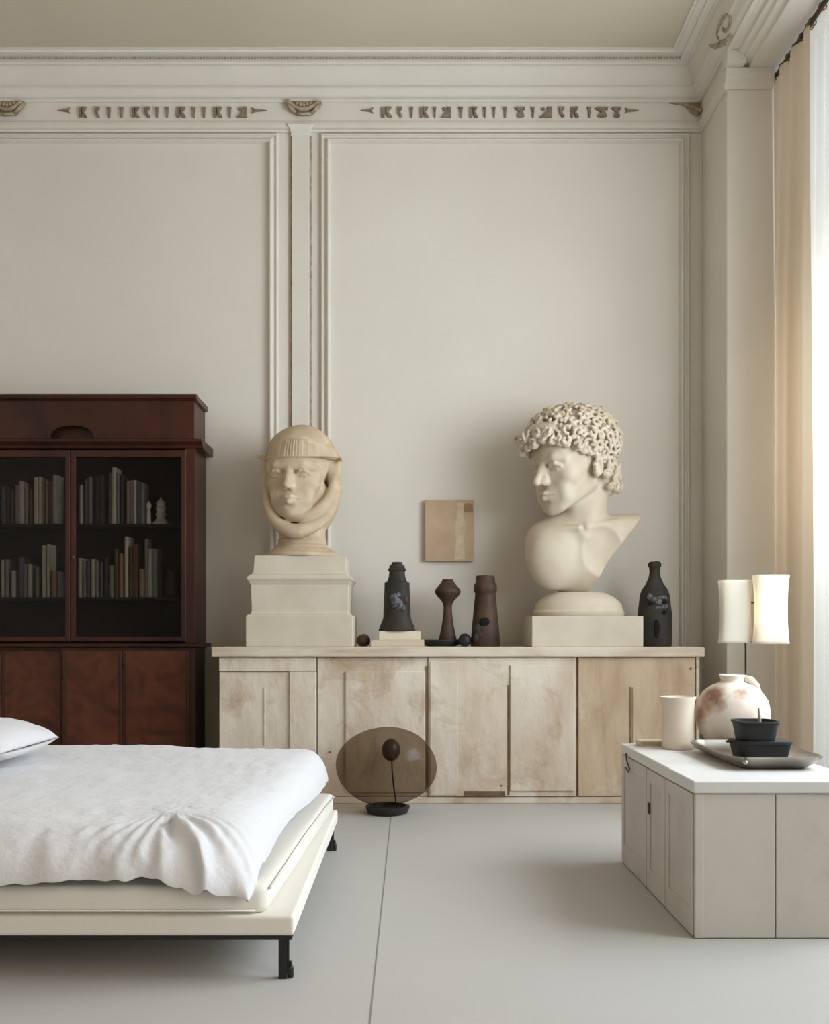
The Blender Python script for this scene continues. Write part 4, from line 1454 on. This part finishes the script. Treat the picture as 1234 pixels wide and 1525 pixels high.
# pleated band round the brow, its lower edge curving
zl_ = 141 + .03 * g.X + 5 * (np.abs(g.X) / 60) ** 2
zh_ = 168 - 8 * (np.abs(g.X + 0) / 60) ** 2 - .04 * g.X
ang = np.arctan2(g.X, g.Y + 2)
rip = .8 * np.sin(ang * 85) * np.exp(-((ang + .15) / .35) ** 2) + .35 * np.sin(ang * 31)
band = ell(g, (slice(None),) * 3, ID, (0, 0, 128), (57.5, 60, 74)) - rip * .8
band = smax(band, zl_ - g.Z, 2.0)
band = smax(band, g.Z - zh_, 2.0)
g.v = smin(g.v, band, 1.2)
# rim of the band
rimv = np.abs(ell(g, (slice(None),) * 3, ID, (0, 0, 128), (57.5, 60, 74)))
g.v = smin(g.v, np.sqrt(rimv ** 2 + (g.Z - zl_) ** 2) - 1.0, 1.5)
add(g, ID, 'cap', 3, (-56, 10, 148), (-65, 14, 149), 3.5, 2.8)
add(g, ID, 'cap', 3, (56, 14, 146), (60, 22, 142), 3.5, 2.6)
# hood: a shell falling from the temples and looping under the chin
outer = ell(g, (slice(None),) * 3, ID, (0, -8, 108), (57.5, 56, 82))
lim = g.Z - 150
hood = smax(outer, lim, 2)
hollow = ell(g, (slice(None),) * 3, ID, (-4, 34, 106), (47, 62, 62))
hood = smax(hood, -hollow, 3)
back = g.Y - (22 - .10 * (g.Z - 80))                 # front edge of the side walls
hood = smax(hood, back, 5)
g.v = smin(g.v, hood, 2.0)
# collar roll: a thick fold running from the temples round under the chin
P_ = [(53, 6, 150, 4), (52, 10, 125, 5.5), (50, 18, 95, 6.5), (42, 27, 66, 7.5), (24, 35, 46, 8.5), (-3, 39, 36, 10), (-26, 35, 43, 9), (-43, 27, 62, 7.5), (-51, 18, 90, 6), (-54, 10, 125, 4.5), (-55, 6, 150, 4)]
def spline(P, n):
    out = []
    Q = [P[0]] + P + [P[-1]]
    for i in range(1, len(Q) - 2):
        p0, p1, p2, p3 = [np.array(q, float) for q in Q[i - 1:i + 3]]
        for s_ in range(n):
            t = s_ / n
            out.append(.5 * ((2 * p1) + (-p0 + p2) * t + (2 * p0 - 5 * p1 + 4 * p2 - p3) * t * t + (-p0 + 3 * p1 - 3 * p2 + p3) * t ** 3))
    out.append(np.array(P[-1], float))
    return out
def roll(P, k):
    q = spline(P, 5)
    for a, b in zip(q[:-1], q[1:]):
        add(g, ID, 'cap', k, a[:3], b[:3], a[3], b[3])
roll(P_, 2.5)
# cloth filling the throat, and an inner fold on the right
add(g, ID, 'cap', 4, (-3, -2, 80), (0, -6, 20), 36, 34)
add(g, ID, 'ell', 3, (-2, 13, 82), (46, 20, 44))
roll([(50, 8, 140, 3), (49, 14, 118, 4), (42, 25, 88, 6), (26, 34, 66, 7.5), (5, 37, 56, 6), (-18, 33, 56, 4)], 4)
# flared foot of the neck
rad = np.sqrt(g.X ** 2 + (g.Y * 1.08) ** 2)
prz = np.array([-2, 0, 5, 10, 13, 15, 17, 19, 23, 26, 28, 32, 40]); prr = np.array([56, 56, 55, 47, 43, 40, 40.5, 37, 35.5, 37, 34, 33, 33])
R_ = np.interp(g.Z, prz, prr).astype(np.float32)
foot = (rad - R_) * .75
foot = np.maximum(foot, g.Z - 38)
g.v = smin(g.v, foot, 3)
g.v = np.maximum(g.v, -g.Z + .2)
skin(g, 'hooded_head', M['stone_a'], LB, kb, 2)

# pedestal under it
PD = empty('pedestal', (X(451.5, BS), BS, TOPZ))
tag(PD, 'stepped pale stone pedestal under the hooded head', 'pedestal')
def slab_rings(bm, lst, cy=0):
    loops(bm, [[(-w * kb, -dd, z * kb), (w * kb, -dd, z * kb), (w * kb, dd, z * kb), (-w * kb, dd, z * kb)] for w, dd, z in lst])
zz = lambda py: (963.5 - py) * 1.0
hp = (TOPZ + 0)
H_ = (Z(831, BS) - TOPZ) / kb          # full height in local pixels
f_ = H_ / (963.5 - 831)
bm = NB(); slab_rings(bm, [(76.5, .235, 0), (76.5, .235, 44 * f_), (74.5, .230, 46.5 * f_)])
obj('lower_block', bm, M['stone_pl'], PD, bevel=.004)
bm = NB(); slab_rings(bm, [(71, .215, 46.5 * f_), (69, .208, 52 * f_), (70.5, .212, 90 * f_), (73, .222, 95 * f_), (75, .228, 97 * f_), (75.5, .23, 100 * f_), (73.5, .225, 102 * f_), (70, .213, 105 * f_)])
obj('moulded_middle', bm, M['stone_pl'], PD, bevel=.003)
bm = NB(); slab_rings(bm, [(69.5, .210, 105 * f_), (67, .205, 108 * f_), (65.5, .2, 131 * f_), (64.5, .198, H_)])
obj('upper_block', bm, M['stone_pl'], PD, bevel=.003)

# ------------------------------------------------ right bust: curly-haired youth
RB = empty('classical_bust', (X(860, BS), BS, Z(884, BS)))
tag(RB, 'cream marble bust of a curly-haired youth looking down to the left', 'bust')
g = G((-98, -70, -4), (94, 78, 290), 1.1)
# yaw of 52 degrees to the viewer's left, looking down
HR = mkframe((-4, -2, 118), math.radians(55), math.radians(-9), math.radians(0), 157)
face(g, HR, .98, (False, True))
# neck
add(g, ID, 'cap', 10, (12, -10, 165), (6, -12, 84), 35, 36)
add(g, ID, 'cap', 9, (34, 4, 160), (4, 24, 84), 9, 7)
# under-jaw fullness
add(g, ID, 'cap', 8, (-8, 8, 138), (20, -4, 144), 14, 18)
add(g, HR, 'ell', .8, (.352, -.028, .425), (.016, .020, .034), sub=True)
hd = g.v
# chest, cut along a slanting line on the right
full = (slice(None),) * 3
ch = ell(g, full, ID, (-2, -8, 62), (76, 40, 62))
ch = smin(ch, ell(g, full, ID, (-38, 10, 52), (38, 27, 48)), 10)
ch = smin(ch, cap(g, full, ID, (10, -10, 90), (98, -18, 96), 27, 25), 12)
ch = smin(ch, cap(g, full, ID, (0, -10, 94), (-52, -12, 84), 20, 20), 14)
ch = smin(ch, ell(g, full, ID, (34, 6, 62), (34, 24, 46)), 10)
# sternum valley
vl = cap(g, full, ID, (-2, 42, 74), (-6, 44, 20), 9, 8)
ch = smax(ch, -vl, 9)
pitv = ell(g, full, ID, (6, 34, 92), (9, 9, 7))
ch = smax(ch, -pitv, 6)
ch = smax(ch, -ell(g, full, ID, (42, 40, 60), (40, 27, 50)), 4)
# collar bones
for a, b, r in (((10, 28, 96), (58, 8, 106), 4.5), ((-4, 29, 94), (-44, 18, 92), 4.5)):
    ch = smin(ch, cap(g, full, ID, a, b, r, r), 5)
g.v = smin(hd, ch, 8)
# cuts: slant from (87,103) to (14,0)
nx, nz = 103.0, -73.0
L_ = math.hypot(nx, nz); nx /= L_; nz /= L_
cutp = (g.X - 87) * nx + (g.Z - 103) * nz + 4 * np.exp(-((g.Z - 55) / 30) ** 2)
g.v = np.where(g.Z < 128, smax(g.v, cutp, 1.5), g.v)
g.v = np.where((g.X > 48) & (g.Z < 135), smax(g.v, g.Z - (123 - .04 * (g.X - 48)), 1.5), g.v)
cut2 = -(g.Z - 1) + 0 * g.X
g.v = smax(g.v, cut2, 2)
# hollow back
bh = ell(g, full, ID, (6, -44, 50), (62, 26, 52))
g.v = smax(g.v, -bh, 3)
# hair: base mass
hb = ell(g, full, HR, (0, -.10, .665), (.369, .435, .341))
# hairline plane: keep hair above a line from forehead to nape
A, o_, S = HR
qx = (g.X - o_[0]) / S; qy = (g.Y - o_[1]) / S; qz = (g.Z - o_[2]) / S
lx = A[0, 0] * qx + A[1, 0] * qy + A[2, 0] * qz
ly = A[0, 1] * qx + A[1, 1] * qy + A[2, 1] * qz
lz = A[0, 2] * qx + A[1, 2] * qy + A[2, 2] * qz
hl = np.interp(ly, [-.45, -.2, -.10, -.05, .05, .22, .30, .5], [.16, .20, .34, .50, .54, .645, .675, .70]).astype(np.float32)
hb = smax(hb, (hl - lz) * S, 5)
g.v = smin(g.v, hb, 2)
add(g, HR, 'ell', 5, (0, .26, .78), (.22, .16, .11))
add(g, HR, 'ell', 5, (.20, -.27, .33), (.125, .14, .20))
add(g, HR, 'ell', 5, (.0, -.30, .33), (.22, .17, .20))
# curls
rnd = random.Random(11)
def hairline(y):
    return float(np.interp(y, [-.45, -.2, -.10, -.05, .05, .22, .30, .5], [.16, .20, .34, .50, .54, .645, .675, .70]))
N_ = 540
cnt = 0
for i in range(N_):
    zz_ = 1 - 2 * (i + .5) / N_
    th = i * 2.399963
    rr_ = math.sqrt(1 - zz_ * zz_)
    dx, dy, dz = rr_ * math.cos(th), rr_ * math.sin(th), zz_
    c = np.array((.375 * dx * 1.0, -.10 + .445 * dy, .665 + .345 * dz))
    if dy > .45:                                     # fringe stands forward
        c = c + np.array((0, .035, .02))
    if c[2] < hairline(c[1]) + .015: continue
    nrm = np.array((dx / .375, dy / .445, dz / .345)); nrm /= np.linalg.norm(nrm)
    c = c + nrm * (.004 + .016 * rnd.random()) + np.array([rnd.uniform(-.012, .012) for _ in range(3)])
    # a little spiral of hair lying on the surface
    u = np.cross(nrm, np.array((rnd.uniform(-1, 1), rnd.uniform(-1, 1), rnd.uniform(-1, 1)))); u /= np.linalg.norm(u)
    w_ = np.cross(nrm, u)
    R0 = rnd.uniform(.030, .048)
    tb = rnd.uniform(.013, .018)
    turns = rnd.choice((.42, .55, .7, .8))
    st = 9
    pts = []
    for q in range(st + 1):
        a = q / st * turns * 2 * PI
        rad_ = R0 * (1 - .55 * q / st)
        pts.append(c + u * rad_ * math.cos(a) + w_ * rad_ * math.sin(a) + nrm * (.018 * q / st))
    for a, b in zip(pts[:-1], pts[1:]):
        add(g, HR, 'cap', .9, a, b, tb, tb)
    cnt += 1
# low row of curls on the nape behind the ear and over the brow
LOW = [(.32, -.28, .36), (.33, -.24, .28), (.30, -.34, .30), (.31, -.20, .22), (.27, -.36, .22), (.30, -.28, .19), (.34, -.17, .42), (.27, -.38, .38), (.33, -.14, .34), (.22, -.42, .30), (.22, -.40, .18),
       (.335, -.10, .50), (.34, -.16, .50), (.345, -.03, .53), (.335, .04, .56), (.32, .10, .58), (.30, .17, .62),
       (-.10, .40, .74), (0, .415, .73), (.10, .40, .725), (.17, .35, .70), (-.18, .36, .74), (-.05, .43, .78), (.06, .43, .78), (.15, .39, .77), (.0, .43, .69), (-.10, .42, .68), (.22, .31, .68), (.25, .25, .66),
       (-.20, .40, .70), (-.22, .38, .64), (-.14, .44, .72), (-.08, .46, .76), (-.2, .42, .76)]
for c in LOW:
    c = np.array(c)
    add(g, HR, 'ell', 2.0, tuple(c * .97), (.036, .036, .034))
    for rep in range(2):
        u = np.array([rnd.uniform(-1, 1) for _ in range(3)]); u /= np.linalg.norm(u)
        w_ = np.cross(u, c - np.array((0, -.1, .5))); w_ /= np.linalg.norm(w_) + 1e-6
        a0 = rnd.uniform(0, 6)
        pts = [c + u * .036 * math.cos(a0 + q * .6) + w_ * .036 * math.sin(a0 + q * .6) for q in range(7)]
        for a, b in zip(pts[:-1], pts[1:]):
            add(g, HR, 'cap', .9, a, b, .014, .014)
skin(g, 'bust_body', M['stone_b'], RB, kb, 1)

# socle disc and plinth
SO = empty('plinth', (X(864, BS), BS, TOPZ))
tag(SO, 'square pale stone plinth with oval disc under the curly-haired bust', 'plinth')
hq = 44.0
bm = NB()
box(bm, -79 * kb, 80.5 * kb, -.235, .235, 0, hq * kb)
obj('block', bm, M['stone_pl'], SO, bevel=.004)
top_l = (Z(884, BS) - TOPZ) / kb
bm = NB()
lathe(bm, [(r * kb, z * kb) for r, z in ((66, hq), (67.5, hq + 2), (68, hq + 7), (66, hq + 9), (65, hq + 11), (64, hq + 18), (58, hq + 25), (50, hq + 31), (41, top_l), (38, top_l + 1.5))], 72, sy=.72)
obj('disc', bm, M['stone_b'], SO, auto=.6, loc=(-3 * kb, 0, 0))
